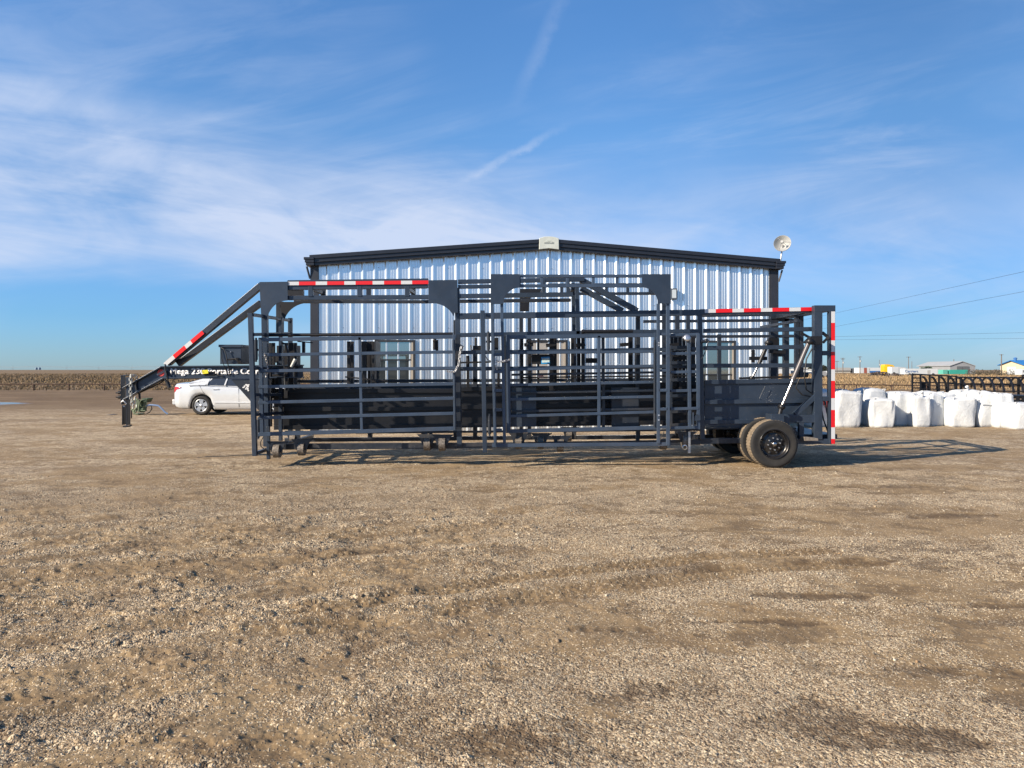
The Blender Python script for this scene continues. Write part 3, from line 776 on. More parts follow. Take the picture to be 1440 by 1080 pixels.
# upper neck frame
b = MB()
bars([(404, 404.5, 602, 401.5, 6.2), (404, 397.6, 602, 395.0, 7.2), (404, 418.8, 603, 417.5, 6.2), (644, 396.0, 822, 392.5, 6),
      (644, 403.2, 691, 402.5, 5.2), (644, 416.3, 806, 413.8, 6.2),
      (436.5, 401, 436.5, 417, 6.5), (505.5, 401, 505.5, 417, 6.5), (572.5, 401, 572.5, 417, 6.5), (765, 393, 765, 415, 5), (799, 393, 799, 415, 5),
      (809.5+1.8, 402, 813, 470, 5.6)], DN, b)
b.build('upper_frame', PAINT, T, bevel=BV)
b = MB()
bars([(413, 424, 600, 424.2, 4.6), (600, 424, 803, 421.8, 4.8), (404, 405.8, 600, 403.5, 4), (454, 406, 454, 420, 6.2), (518, 406, 518, 420, 6.2), (581, 406, 581, 420, 6),
      (396.3, 424, 396.3, 470, 4)], DU, b)
b.bar(391, 407, 391, 470, 6, DU)
for x in (436.5, 572.5, 640, 765, 806): b.cross(x, 405, DN+.07, DU+.05, 5)
b.build('upper_frame', PAINTD, T, bevel=BV)
b = MB(); b.bar(404, 411.5, 426, 411.5, 7.5, DU); b.build('frame_rail', BLACKP, T)
# sloping braces behind the arch
b = MB(); b.bar(817, 393, 897, 437, 8, DN+.02); b.build('sloping_brace', PAINT, T, bevel=BV)
b = MB(); b.bar(817, 405, 876, 437, 7.5, DN+.12); b.build('sloping_brace', PAINT, T, bevel=BV)
# gusset plates
def plate(pts, D, m, th=0.012):
    b = MB(); b.prism(polypx(pts, D), 0, th); return b.build('gusset_plate', m, T, bevel=0.002)
c1 = quarter(404, 454, 30, 178, 92, 10, ry=31.5)          # concave inner corner
plate([(364.5, 396.5), (404.5, 396.0), (404.5, 422.5)]+list(reversed(quarter(404, 454, 29, 180, 92, 10, ry=31.5)))+[(367, 441)], DN-.03, PAINT)
plate([(393.5, 424.5), (432, 424.5)]+list(reversed(quarter(432, 462, 36, 150, 90, 8, ry=36)))[0:1]+list(reversed(quarter(433, 460, 35, 160, 90, 8, ry=34)))+[(396, 443)], DU-.03, BLACKP)
plate([(602.5, 394.0), (643, 393.5), (644, 440), (639, 440)]+quarter(606, 455, 34, 20, 82, 10, ry=29)+[(602.5, 426)], DN-.03, PAINT)
# arch gate B plates
def archL(x0, x1, yt, yb, post, D, m):
    return plate([(x0, yt), (x1, yt), (x1, yt+19)]+list(reversed(quarter(x1, yb, x1-x0-post, 180, 95, 10, ry=yb-yt-19)))+[(x0+post, yb+0.5), (x0, yb+0.5)], D, m)
archL(690, 731, 385.4, 427, 18, DB_-.03, PAINT)
plate([(943.5, 385.4), (902.8, 385.4), (902.8, 404)]+quarter(902.8, 427, 22.5, 90, 8, 10, ry=23)+[(925, 427), (943.5, 427)], DB_-.03, PAINT)
# far-side arch, its shade put into the dark colours
plate([(731, 406), (766, 406), (766, 411.5), (754, 411.5), (747, 417), (744.5, 425), (744, 438), (731, 438)], DF-.03, BLACKP)
plate([(912, 405), (938, 405), (938, 430), (932, 430), (928, 420), (921, 414), (912, 412)], DF-.1, PAINTD)
b = bars([(770, 413, 935, 412.5, 4), (790, 400, 790, 413, 4), (853, 403, 853, 412, 4), (883, 403, 883, 412, 4), (770, 400, 935, 399.5, 3), (934, 425, 934, 600, 5)], DF)
b.build('arch_frame', PAINTD, T, bevel=BV)

def chain(pts, r, parent, m, name='chain', link=0.045, origin=None):
    """row of real links along a polyline"""
    b = MB(); P = [Vector(p) for p in pts]; segs = []; tot = 0
    for a, c in zip(P[:-1], P[1:]): segs.append((tot, a, c)); tot += (c-a).length
    n = max(2, int(tot/(link*0.72)))
    for i in range(n):
        s = tot*(i+.5)/n
        for t0, a, c in segs:
            if s <= t0+(c-a).length+1e-6: break
        d = (c-a).normalized(); ctr = a+d*(s-t0)
        u = d.orthogonal().normalized(); v = d.cross(u); e = (u if i % 2 else v)*link*0.3
        h = d*link*0.5
        loop = [ctr-h*0.6+e, ctr+h*0.6+e, ctr+h, ctr+h*0.6-e, ctr-h*0.6-e, ctr-h]
        for j in range(6): b.cyl(loop[j], loop[(j+1) % 6], r, 5, cap=False)
    return b.build(name, m, parent)

# ---- panels
def gate(name, lst, D, m=GATEP, label=None):
    b = bars(lst, D); o = b.build(name, m, T, bevel=BV); return prop(o, label=label)
def hinge(x, y0, y1, D, par, r=0.03):
    b = MB(); b.cyl(W(x, y0, D), W(x, y1, D), r, 14); b.cyl(W(x, y0-3, D), W(x, y1+3, D), r*0.6, 12)
    ym = (y0+y1)/2; b.bar(x-4, ym, x+4, ym, 3, D-.01, dep=0.02); return b.build('hinge', m_h, par)
m_h = PAINTD
ry = [(477.5, 473.3), (499.2, 494.8), (521.8, 517.4), (544.0, 539.8), (566.0, 560), (587.8, 581.3), (611, 602.7)]
lst = [(363, yl, 641, yr, 4.4 if 0 < i < 6 else 5.4) for i, (yl, yr) in enumerate(ry)]
lst += [(365.5, 475, 368, 613.5, 5), (638, 471, 639.5, 605, 3.6), (505.5, 474, 508.5, 606, 3.8)]
gA = gate('swing_panel', lst, DA, label='long seven bar livestock panel at the front left')
hinge(360, 478, 506, DA+.06, gA); hinge(363.5, 590, 614, DA+.06, gA)
b = MB(); b.cyl(W(637.8, 478, DA-.02), W(638, 492, DA-.02), .024, 12); b.cyl(W(639, 520, DA-.01), W(640, 603, DA-.01), 0.02, 12); b.cyl(W(639.6, 582, DA-.01), W(639.8, 600, DA-.01), 0.028, 12); b.build('pivot_pipe', PAINT, gA)
chain([W(629, 522, DA-.04), W(634, 523.5, DA-.05), W(640, 522, DA-.05), W(645, 513, DA-.02), W(648, 488, DA)], 0.006, gA, ZINC, link=.05)
chain([W(372, 497, DA-.01), W(374, 505, DA+.03), W(377, 520, DA+.1), W(374, 530, DA+.12)], 0.006, gA, ZINC, link=.05)
b = MB(); b.bar(376, 471, 636, 469.8, 4.2, DN+.3); b.cyl(W(376, 471.5, DN+.2), W(637, 469.5, DN+.2), 0.027, 12); b.build('roller_pipe', BLACKP, T)
# transverse end gate at far left
b = MB()
def tb(x0, y0, D0, x1, y1, D1, t):
    p = W(x0, y0, D0); q = W(x1, y1, D1); b.beam(p, q, t*12.2/F, t*12.2/F)
b.bar(351.2, 440, 357.5, 641.5, 6.3, 12.05)
b.bar(407.5, 447, 407.5, 610, 5.5, 13.85)
for (y0, y1) in ((442.5, 450.5), (470.5, 469), (517, 521), (555, 555), (583, 580), (637, 622)):
    xo = 351.5+(y0-440)/200*6; tb(xo+3, y0, 12.1, 407, y1, 13.85, 4.5)
b.bar(373, 443, 374, 628, 5, 12.7); b.bar(394, 446, 394, 620, 4.6, 13.35)
eg = b.build('end_gate', PAINT, T, bevel=BV); prop(eg, label='narrow gate set across the left end of the trailer')
# arch gate B
L1 = [(692, 427, 696.5, 627, 4.4), (705.6, 427, 709.5, 624, 4.2), (692, 626.6, 943, 624.6, 5), (926.2, 427, 926.2, 624, 4.4), (939.6, 427, 939.8, 627, 4.8),
      (731, 388, 903, 388, 4.2), (731, 401.8, 903, 401.8, 4.4), (731, 390, 731.1, 400, 3), (762, 390, 762, 400, 4), (798, 390, 798, 400, 4), (834.5, 390, 834.5, 400, 4), (868, 390, 868, 400, 4)]
for y in (470, 499, 523, 549.5, 576.5, 605): L1.append((694, y, 706, y-.3, 4))
for y in (470, 497, 521, 549, 575.5, 601): L1.append((927, y, 939, y-.3, 4))
gB = gate('arch_gate', L1, DB_, label='tall rectangular arch gate with corner plates')
b = MB()
for y in (482, 485.5, 584, 590.5): b = MB(); b.cyl(W(926.5, y, DB_-.025), W(926.5, y, DB_+.01), 0.013, 8); b.build('bolt', ZINC, gB)
chain([W(699, 507, DB_-.02), W(702, 509, DB_-.05), W(710, 507.5, DB_-.06), W(719, 505, DB_-.02)], 0.006, gB, ZINC, link=.05)
chain([W(698, 503, DB_-.02), W(697, 512, DB_-.03), W(699, 520, DB_-.02)], 0.006, gB, ZINC, link=.05)
hinge(687, 469, 492, DB_+.05, gB, .028); hinge(688.5, 585, 610, DB_+.05, gB, .028)
# panel D small at right of arch
L = [(943, y, 983, y-1, 4) for y in (471, 497.5, 523.5, 549.8, 575.2, 602)] + [(982, 469, 982.5, 604, 4.6), (969, 482, 970.5, 600, 4.4)]
gD = gate('ladder_panel', L, DB_+.05)
b = MB(); b.prism(polypx([(974, 592), (978, 584), (985, 583), (985, 591)], DB_+.02), 0, .02); b.cyl(W(975, 580, DB_+.02), W(975, 600, DB_+.02), .015, 8); b.build('latch', PAINT, gD)
b = MB(); b.lathe(W(966.5, 475, DB_+.0), (0, -1, 0.25), [(0, 0.001), (.01, .05), (-.01, .06), (-.03, .05), (-.03, .001)], 20); b.cyl(W(960, 475, DB_+.04), W(968, 475, DB_+.04), .02, 8); b.build('latch_cap', ZINC, gD)
# panel C (front) and C2 (behind)
yc = [(474.3, 471.2), (496.2, 494.3), (520, 514.3), (541.5, 537.2), (561.8, 557.8), (585.3, 579.3), (606.5, 601.5)]
L = [(717, a, 923, c, 3.9 if 0 < i < 6 else 5.2) for i, (a, c) in enumerate(yc)] + [(714.3, 471, 715.5, 609, 5.6), (922, 468, 923.5, 603, 4.0), (842.5, 472, 842.5, 602, 4.2)]
gC = gate('swing_panel', L, DC, label='seven bar livestock panel hanging inside the arch gate')
b = MB(); b.cyl(W(920.5, 478, DC-.03), W(920.5, 600, DC-.03), .018, 10); b.cyl(W(921, 582, DC-.04), W(921, 594, DC-.04), .028, 10); b.build('pivot_pipe', PAINTD, gC)
L = [(719, y, 925, y-3.5, 3.2) for y in (527, 552.5, 578.5)] + [(709.5, 473, 711.5, 609, 3.8), (848.5, 474, 849, 601, 4.2)]
gate('swing_panel', L, DC+.1, PAINTD, label='dark livestock panel folded behind the arch gate panel')
# small panel inside D gap
L = [(943, y, 969, y-1, 4.4) for y in (489, 510.5, 534.5, 557, 579, 598)] + [(944, 486, 944, 600, 3.5), (968, 486, 968, 600, 3.5)]
gate('swing_panel', L, DC+.06, PAINTD, label='dark livestock panel folded behind the small ladder panel')
b = MB(); b.cyl(W(820, 466, DN-.1), W(890, 465.5, DN-.1), 0.028, 14); b.cyl(W(818, 466.5, DN-.1), W(822, 466, DN-.1), 0.036, 14); b.build('roller_pipe', BLACKP, T)
# post between A and B
b = MB(); b.bar(678.5, 436.5, 681.8, 636.5, 6, 12.05); b.bar(683, 443, 690, 444.5, 4, 12.12); b.build('drop_leg', PAINT, T, bevel=BV)
# pillar cluster right of panel A
b = MB(); b.bar(643.5, 470, 644.5, 604, 7, DN-.15); b.build('hinge_post', PAINTD, T, bevel=BV)
# pumps, valves and levers between x 645 and 690
b = MB()
for x, y0, y1, r in ((669, 475, 492, .022), (657, 500, 519, .02), (658, 504, 516, .03)): b.cyl(W(x, y0, DN+.5), W(x, y1, DN+.5), r, 10)
b.bar(645, 510, 690, 509, 2.4, DN+.4); b.bar(665, 490, 676, 490, 8, DN+.4); b.bar(697.5, 475, 697.5, 492, 6.5, DN+.3)
b.bar(658, 500, 658, 545, 4, DN+.55); b.bar(701, 520, 701, 545, 3.5, DN+.5)
b.tube([W(662, 486, DN+.3), W(663, 493, DN+.25), W(667, 491, DN+.3)], .012); b.tube([W(647, 485, DN+.2), W(651, 487, DN+.2), W(648, 495, DN+.2), W(645, 517, DN+.2)], .012)
b.tube([W(682, 500, DN+.3), W(686, 506, DN+.3), W(691, 508, DN+.3)], .007)
b.build('latch_gear', BLACKP, T, bevel=.002)
# squeeze-chute clutter, left
rr = random.Random(5)
b = MB()
for x, w, y0, y1, D in ((378, 6, 482, 600, 13.0), (384, 4, 482, 560, 13.2), (393, 8, 486, 545, 13.9), (402, 5, 482, 560, 13.0), (409, 7, 482, 545, 13.3), (415, 4, 482, 548, 13.0), (426.5, 4, 481, 498, 13.6), (389, 12, 522, 545, 13.5)):
    b.bar(x, y0, x, y1, w, D)
b.bar(383, 503, 402, 503, 14, 13.9); b.bar(383, 528, 404, 527, 3, 12.9); b.bar(418, 480, 440, 482, 1.6, 13.8); b.bar(415, 536, 480, 537, 3.5, 13.2)
b.tube([W(396, 482, 12.8), W(402, 484, 12.8), W(406, 500, 12.8), (W(407, 520, 12.8))], .018)
b.build('squeeze_frame', BLACKP, T, bevel=.003)
b = MB(); b.tube([W(398, 484, 12.75), W(399, 500, 12.8), W(399.5, 520, 12.9), W(401, 548, 13)], .012); b.tube([W(404, 486, 12.8), W(405, 505, 12.8), W(406, 520, 12.9)], .011); b.build('lift_rod', mat('grey steel', (.22, .25, .28), .35, .7), T)
b = MB(); b.cyl(W(409.5, 516, 12.7), W(415.5, 505, 12.7), .022, 10, r2=.03); b.build('lever_grip', mat('pale grip', (.6, .62, .58), .5), T)
b = MB(); b.cyl(W(611, 480, DN), W(611, 492, DN), .03, 12); b.cyl(W(614.5, 478, DN+.03), W(614.5, 494, DN+.03), .022, 12); b.lathe(W(611, 479, DN-.03), (0,-1,0), [(0,.001),(.01,.03),(-.02,.035),(-.05,.03)], 14); b.build('latch_gear', BLACKP, T)
b = MB()
for x in (490, 494, 512, 519, 525): b.bar(x, 480, x, 545, 3.5+(x % 3), DN+.6+(x % 5)*.1)
b.bar(508, 500, 528, 500, 40, DN+1.0); b.bar(485, 530, 545, 536, 2, DN+.5)
b.build('squeeze_frame', BLACKP, T, bevel=.003)
# squeeze/control area behind gate C
b = MB()
for x, w in ((734, 4), (745, 4), (757, 3), (776, 6), (781, 4), (805, 4), (814, 5), (820, 5), (887, 6), (895, 4), (945, 4), (950, 5), (957, 4), (962, 4), (975, 6)):
    b.bar(x, 474, x, 545+(x % 7), w, DN+.45+(x % 4)*.12)
for x in (745, 776, 818, 880, 950): b.bar(x-8, 484+(x % 3), x+5, 484, 5, DN+.4)
b.bar(745, 501, 776, 503, 3, DN+.5); b.bar(824, 507, 841, 507, 7, DN+.5); b.bar(942, 503, 966, 503, 6, DN+.5); b.bar(735, 531, 985, 528, 2.2, DN+.55)
b.bar(942, 493, 966, 492, 4, DN+.35)
b.build('squeeze_frame', BLACKP, T, bevel=.003)
b = MB(); b.box(tuple(W(748, 512, DN+.42)), tuple(W(775, 498.5, DN+.6))); cb = b.build('control_box', BLACKP, T)
b = MB(); b.prism(polypx([(761, 512), (773.2, 511), (773.2, 501.5), (761, 502)], DN+.40), 0, .004); lb = b.build('blue_label', mat('blue label', (0.02, 0.33, 0.75), .5), cb)
b = MB(); b.prism(polypx([(762, 510), (772.6, 509.3), (772.6, 503.3), (762, 503.7)], DN+.397), 0, .002)
b.build('label_print', mat('label print', (0.62, 0.78, 0.80), .6, var=.35, vscale=120), lb)
b = MB(); b.prism(polypx([(756, 531), (764.8, 530.5), (763.6, 526), (757.5, 525.5)], DN+.42), 0, .004); b.build('warning_label', mat('warning label', (0.75, 0.50, 0.45), .6, var=.3, vscale=90), cb)
b = MB(); b.lathe(W(742.5, 479, DN+.25), (0, -1, 0), [(0, .001), (.02, .022), (0, .034), (-.05, .034), (-.05, .001)], 16); b.cyl(W(742, 481, DN+.3), W(743.5, 491, DN+.3), .028, 12); b.build('latch_gear', m_h, T)
# plates inside, catch sun between bars
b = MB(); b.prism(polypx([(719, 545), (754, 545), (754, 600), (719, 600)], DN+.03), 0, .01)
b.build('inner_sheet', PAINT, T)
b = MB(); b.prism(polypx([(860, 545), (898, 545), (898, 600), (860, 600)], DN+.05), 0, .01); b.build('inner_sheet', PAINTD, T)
# right end bits inside
b = MB(); b.lathe(W(994, 479, DN-.06), (0, -1, 0), [(0, .001), (.015, .03), (-.03, .04), (-.06, .03)], 14); b.cyl(W(986, 480, DN-.04), W(994, 480, DN-.04), .028, 10); b.tube([W(996, 481, DN-.1), W(993, 492, DN-.1), W(989, 501, DN-.1), W(986, 505, DN-.06)], .008); b.build('latch_gear', m_h, T)
# ---- rear frame
DR = 12.42
b = MB(); bars([(1151, 429.5, 1151, 618, 11.5)], DR, b, dep=.12)
b.bar(1145.5, 433.8, 1175, 433.8, 9, DR-.004, dep=.12)
bars([(1170.5, 438, 1170.5, 624, 8.2)], DR+.01, b, dep=.10)
bars([(1157, 496.5, 1167, 496.5, 6.5), (1157, 560.7, 1167, 560.7, 6.6), (1105, 588.5, 1146, 589, 11), (1119, 583, 1147, 558, 6.5), (1127.5, 594, 1127.5, 618, 6.6)], DR+.012, b, dep=.09)
b.bar(1120, 620.5, 1170, 621, 7.5, DR+.02, dep=.1)
b.build('rear_frame', PAINT, T, bevel=BV)
b = MB(); DRF = 14.45
bars([(1088.5, 441.5, 1088.5, 597, 9.5), (1106.5, 443.5, 1106.5, 602, 7)], DRF, b, dep=.12)
b.bar(1083.8, 445, 1110, 445, 7, DRF-.004, dep=.12)
bars([(1121, 443.5, 1121, 530, 5.5), (1127.5, 443.5, 1127.5, 530, 5.5)], 13.6, b)
bars([(1092, 499, 1103, 499, 5), (1092, 550, 1103, 550, 5)], DRF+.012, b, dep=.09)
b.build('rear_frame', PAINTD, T, bevel=BV)
b = MB()
for x, y in ((1151, 434), (1170.5, 434), (1170.5, 621)): 
    b = MB(); p = W(x, y, DR+.12); b.beam(p, (p.x, DRF, p.z), .075, .075); b.build('rear_cross_bar', PAINTD, T, bevel=BV)
for y in (452,): 
    b = MB(); p = W(1118, y, DR+.3); b.beam((p.x, DR+.15, p.z), (p.x, DRF, p.z), .05, .05); b.build('rear_cross_bar', PAINTD, T, bevel=BV)
b = MB(); b.bar(1094, 587.5, 1094, 587.5+.001, 1, DR-.02) if False else None
lo = W(1085.3, 593.5, 12.12); hi = W(1103.5, 582.6, 12.12); b.box((lo.x, 12.14, lo.z), (hi.x, 12.42, hi.z)); b.box((hi.x, 12.2, lo.z-.1), (hi.x+.11, 12.5, hi.z-.04))
b.build('cylinder_mount', PAINT, T, bevel=BV)
b = MB(); b.prism(polypx([(1131.5, 614.5), (1150.5, 616.5), (1151, 620), (1131.5, 620)], 12.2), 0, .18); b.build('step_block', WOOD, T, bevel=.004)
b = MB(); b.box(tuple(W(1075, 617, 12.6)), tuple(W(1123, 600, 14.3))); b.cyl(W(1089, 625.3, 12.2), W(1089, 625.3, 12.2)+Vector((0, 2.4, 0)), .045, 12)
b.bar(1089, 624, 1120, 606, 12, 12.45, dep=.14); b.build('axle_arm', PAINTD, T)
# cylinders
def hyd(top, mid, bot, D, par, m1):
    b = MB(); b.cyl(W(*top, D), W(*mid, D), .038, 20); b.cyl(W(*mid, D), W(*mid, D)+(W(*top, D)-W(*mid, D))*.05, .045, 20)
    a = b.build('hydraulic_cylinder', m1, par)
    b = MB(); b.cyl(W(*mid, D), W(*bot, D), .022, 16); b.build('rod', CHROME, a)
    b = MB(); t = W(*top, D); b.lathe(t, (0,1,0), [(-.07,.001),(-.07,.05),(.07,.05),(.07,.001)], 16); b.box((t.x, t.y-.05, t.z-.05), (t.x+.2, t.y+.05, t.z+.09)); b.build('clevis', BLACKP, a)
    b = MB(); q = W(*bot, D); b.lathe(q, (0,1,0), [(-.06,.001),(-.06,.045),(.06,.045),(.06,.001)], 16); b.cyl(q, q+Vector((-.03, 0, -.12)), .035, 10); b.build('clevis', BLACKP, a)
    return a
h1 = hyd((1138, 480.5), (1115, 534), (1099, 572), 12.3, T, mat('bright cylinder', (.10, .095, .10), .42, .25))
h2 = hyd((1080, 482), (1067, 513), (1057, 532), 14.3, T, BLACKP)
b = MB(); D = 12.5
b.tube([W(1142, 490, D), W(1134, 505, D), W(1131, 530, D), W(1134, 548, D), W(1146, 556, D)], .012)
b.tube([W(1124, 533, D), W(1119, 545, D), W(1128, 555, D), W(1145, 559, D)], .012)
b.tube([W(1150, 556, D+.4), W(1160, 565, D+.35), W(1164, 585, D+.3), W(1165, 607, D+.3)], .013); b.tube([W(1153, 562, D+.4), W(1158, 590, D+.35), W(1166, 612, D+.3)], .013)
b.build('hydraulic_hose', HOSE, T)
b = MB()
for sx in (1,):
    b.bar(1127, 468, 1138, 474, 3, DR+.1); b.bar(1138, 475, 1131, 482, 2.4, DR+.1)
    b.build('latch_gear', BLACKP, T); b = MB(); b.bar(1157, 467.5, 1165, 474, 3.6, DR+.02); b.bar(1165, 474.5, 1158, 482, 3, DR+.02); b.cyl(W(1164, 475, DR), W(1164, 475, DR+.1), .03, 10)
b.build('latch_gear', BLACKP, T)
b = MB(); b.bar(1120, 529, 1137, 526, 4, 13.8); b.lathe(W(1128, 527, 13.8), (1, 0, 0), [(-.1,.001),(-.1,.05),(.1,.05),(.1,.001)], 12)
b.build('latch_gear', BLACKP, T)
b = MB(); b.bar(1055, 504, 1079, 504, 5, DF-.1); b.bar(1059.5, 492, 1059.5, 510, 4, DF-.1); b.bar(1082, 494, 1105, 495, 5, DF-.12)
b.build('latch_gear', BLACKP, T)
b = MB(); b.bar(1040, 532, 1128, 529.5, 3, DF-.2)
b.build('latch_gear', BLACKP, T)
b = MB(); b.cyl(W(1076, 543, DN+.03), W(1067.5, 561, DN+.03), .004, 8); b.build('pin', m_h, T)

# ---- reflective strips (thin tape boxes, alternating colours)
def strip(p0, p1, cuts, hpx, D, first, par=T, up=None, D2=None):
    """cuts: fractions 0..1 where colour changes"""
    b = MB(); a = W(*p0, D); c = W(*p1, D2 or D); fr = [0]+list(cuts)+[1]
    d = c-a; u = Vector((0,1,0)).cross(d.normalized())
    for i, (f0, f1) in enumerate(zip(fr[:-1], fr[1:])):
        b.cur = (first+i) % 2; b.beam(a+d*f0, a+d*f1, .004, hpx*D/F, up=u)
    return b.build('reflective_strip', [WHTT, REDT], par, fix=True)
def cutpx(x0, x1, xs): return [(x-x0)/(x1-x0) for x in xs]
strip((404.5, 398.7), (602.3, 396.9), cutpx(404.5, 602.3, (420.3, 444, 460, 484.2, 500, 524, 540, 564, 579.5)), 5.0, DN-.012, 0)
strip((991, 437.4), (1145.5, 434.5), cutpx(991, 1145.5, (1006.5, 1030, 1046, 1070, 1086, 1110, 1126)), 5.2, DN-.012, 0)
strip((1171.6, 438), (1171.6, 624), cutpx(438, 624, (454, 478.7, 494.7, 519.5, 535.5, 560, 576.5, 601, 617.2)), 5.2, DR-.002, 0)
# ---- casters
def caster():
    c = W(423.6, 631, 12.45)
    root = MB(); root.prism([(c.x-.17, 0, .16+c.z), (c.x-.03+.24, 0, .16+c.z), (c.x+.14, 0, c.z+.11), (c.x+.085, 0, c.z-.02), (c.x+.06, 0, c.z-.02), (c.x+.06, 0, c.z+.1), (c.x-.06, 0, c.z+.1), (c.x-.06, 0, c.z-.02), (c.x-.085, 0, c.z-.02), (c.x-.12, 0, c.z+.11)], c.y-.01, c.y+.02)
    o = root.build('caster', PAINTD, T, bevel=.002, origin=c)
    b = MB(); b.cyl(c+Vector((-.052, .04, 0)), c+Vector((.052, .04, 0)), .118, 28); b.cyl(c+Vector((-.056, .04, 0)), c+Vector((.056, .04, 0)), .06, 20); b.cyl(c+Vector((-.07, .04, 0)), c+Vector((.07, .04, 0)), .014, 8)
    b.build('wheel', CAST, o, origin=c)
    return o
c0 = caster(); cp = W(423.6, 631, 12.45)
for x, y, D in ((389, 634, 12.40), (600.5, 624, 12.5), (621.5, 624.5, 12.4), (729, 622, 12.7), (760, 622, 12.8), (788, 626, 12.75), (933, 623, 12.75), (964, 620, 12.5),
                (412, 617, 14.5), (600, 614, 14.5), (800, 612, 14.5)):
    copy_tree(c0, T, delta=W(x, y, D)-cp)
prop(c0, group='small steel casters under the folded panels')
b = MB(); b.tube([W(370, 615, 12.3), W(366, 622, 12.3), W(367, 628, 12.3), W(371, 631, 12.3)], .008); b.tube([W(928, 617, 12.4), W(934, 607, 12.4)], .008); b.build('hanging_cable', HOSE, T)
b = MB(); b.bar(968, 622, 971, 622, 30, 12.4, dep=.03) ; b.lathe(W(963, 629, 12.38), (0, 1, 0), [(-.01, .03), (.01, .03), (.01, .045), (-.01, .045), (-.01, .03)], 20); b.build('jack_ring', ZINC, T)

# ---- road wheels
def wheel(c, Rr=.404, w=.235):
    """c: centre of outer face, axis towards the viewer (-Y)"""
    b = MB(); n = 96; prof = [(0.0, .245), (.004, .262), (-.004, .30), (-.012, .345), (-.006, .372), (.018, .392)]
    b.cur = 0
    b.lathe(c, (0, 1, 0), prof, n)
    b.cur = 1
    # tread blocks: grooves and lugs
    prof2 = []; vs = []; rows = [(.012, .386), (.022, .397), (.05, .402), (.075, .4035), (.083, .393), (.092, .4035), (.118, .404), (.126, .394), (.135, .4035), (.160, .4035), (.185, .402), (.213, .397), (.223, .386)]
    for o, r in rows:
        for j in range(n*2):
            t = 2*math.pi*j/(n*2); rr = r-(0.009 if (j % 4 == 0 and (o < .07 or o > .15)) else 0)
            vs.append((c[0]+rr*math.cos(t), c[1]+o, c[2]+rr*math.sin(t)))
    m = n*2; b.smooth = False
    b.add(vs, [(i*m+j, i*m+(j+1) % m, (i+1)*m+(j+1) % m, (i+1)*m+j) for i in range(len(rows)-1) for j in range(m)])
    b.cur = 0; b.lathe(c, (0, 1, 0), [(.22, .39), (.24, .36), (.235, .30), (.235, .245), (.20, .20)], n)
    ty = b.build('wheel', [RUB, TREAD], T, origin=c, fix=False)
    bmm = bmesh.new(); bmm.from_mesh(ty.data); bmesh.ops.recalc_face_normals(bmm, faces=bmm.faces); bmm.to_mesh(ty.data); bmm.free()
    b = MB(); b.lathe(c, (0, 1, 0), [(.0, .247), (-.008, .243), (-.004, .232), (.03, .222), (.055, .205), (.060, .170), (.045, .150), (.035, .12), (.04, .085), (.03, .07), (.03, .001)], 48)
    rim = b.build('rim', RIMB, ty, origin=c, fix=True)
    b = MB()
    for i in range(8):
        t = math.radians(22.5+45*i); p = Vector((c[0]+.155*math.cos(t), c[1]+.040, c[2]+.155*math.sin(t)))
        b.lathe(p, (0, 1, 0), [(-.001, .001), (-.002, .019), (.004, .023)], 12)
    b.build('rim_hole', HOSE, ty, origin=c, fix=True)
    b = MB()
    for i in range(8):
        t = math.radians(45*i+8); p = Vector((c[0]+.098*math.cos(t), c[1], c[2]+.098*math.sin(t))); b.cyl(p+Vector((0, .005, 0)), p+Vector((0, .045, 0)), .0115, 6)
    b.build('lug_nut', ZINC, ty, origin=c)
    b = MB(); b.lathe(c, (0, 1, 0), [(-.03, .001), (-.03, .02), (-.022, .034), (.0, .042), (.035, .052)], 24); b.build('hub_cap', CHROME, ty, origin=c)
    return ty
cw = W(1089, 625.3, 12.12); cw.z = .402
w0 = wheel(cw)
for dlt in ((0.0, .52, 0), (0, 2.05, 0), (0, 2.55, 0)): copy_tree(w0, T, delta=dlt)
prop(w0, group='trailer wheels')

# ---- neck, braces, coupler
DK = 13.0
b = MB()
def neckplate(pts, y0, y1): b.prism(polypx(pts, DK), y0, y1)
web = [(176, 541), (232, 512.8), (352, 511.5), (420, 511), (420, 531), (352, 531.2), (231, 533), (173.5, 563)]
neckplate([(180, 541.5), (230, 514.5), (425, 513), (425, 531.5), (231, 533), (176, 561)], .05, .062)
def flange(p, q, t=1.6, w=.14):
    a = W(*p, DK); c = W(*q, DK); b.beam(a+Vector((0, .055, 0)), c+Vector((0, .055, 0)), w, t*DK/F)
flange((172, 546), (226.5, 516)); flange((226, 515.6), (425, 513.6)); flange((172.5, 562.5), (230, 531.5)); flange((229.5, 531.6), (425, 530.6))
neck = b.build('neck_beam', PAINT, T, bevel=.002)
b = MB(); b.prism(polypx([(325, 533.5), (375, 533), (375, 590)], DK+.02), 0, .012); b.build('gusset_plate', PAINTD, T, bevel=.002)
b = MB(); b.bar(232, 521.5, 233, 533, 2.2, DK-.02, dep=.05); b.bar(231.5, 528, 247, 533, 2, DK+.0, dep=.08); b.build('stiffener', PAINT, neck)
tx = text_obj('Mega 230 Portable Corral', 'lettering', WLET, neck, W(239.6, 528.6, DK+.043), (371-239.3)*DK/F, 10.6*DK/F, ext=.002, bold=.0, reps=[(0, 0), (.006, 0), (.012, 0), (.018, 0), (.004, .004), (.012, .004), (.004, -.004), (.012, -.004)])
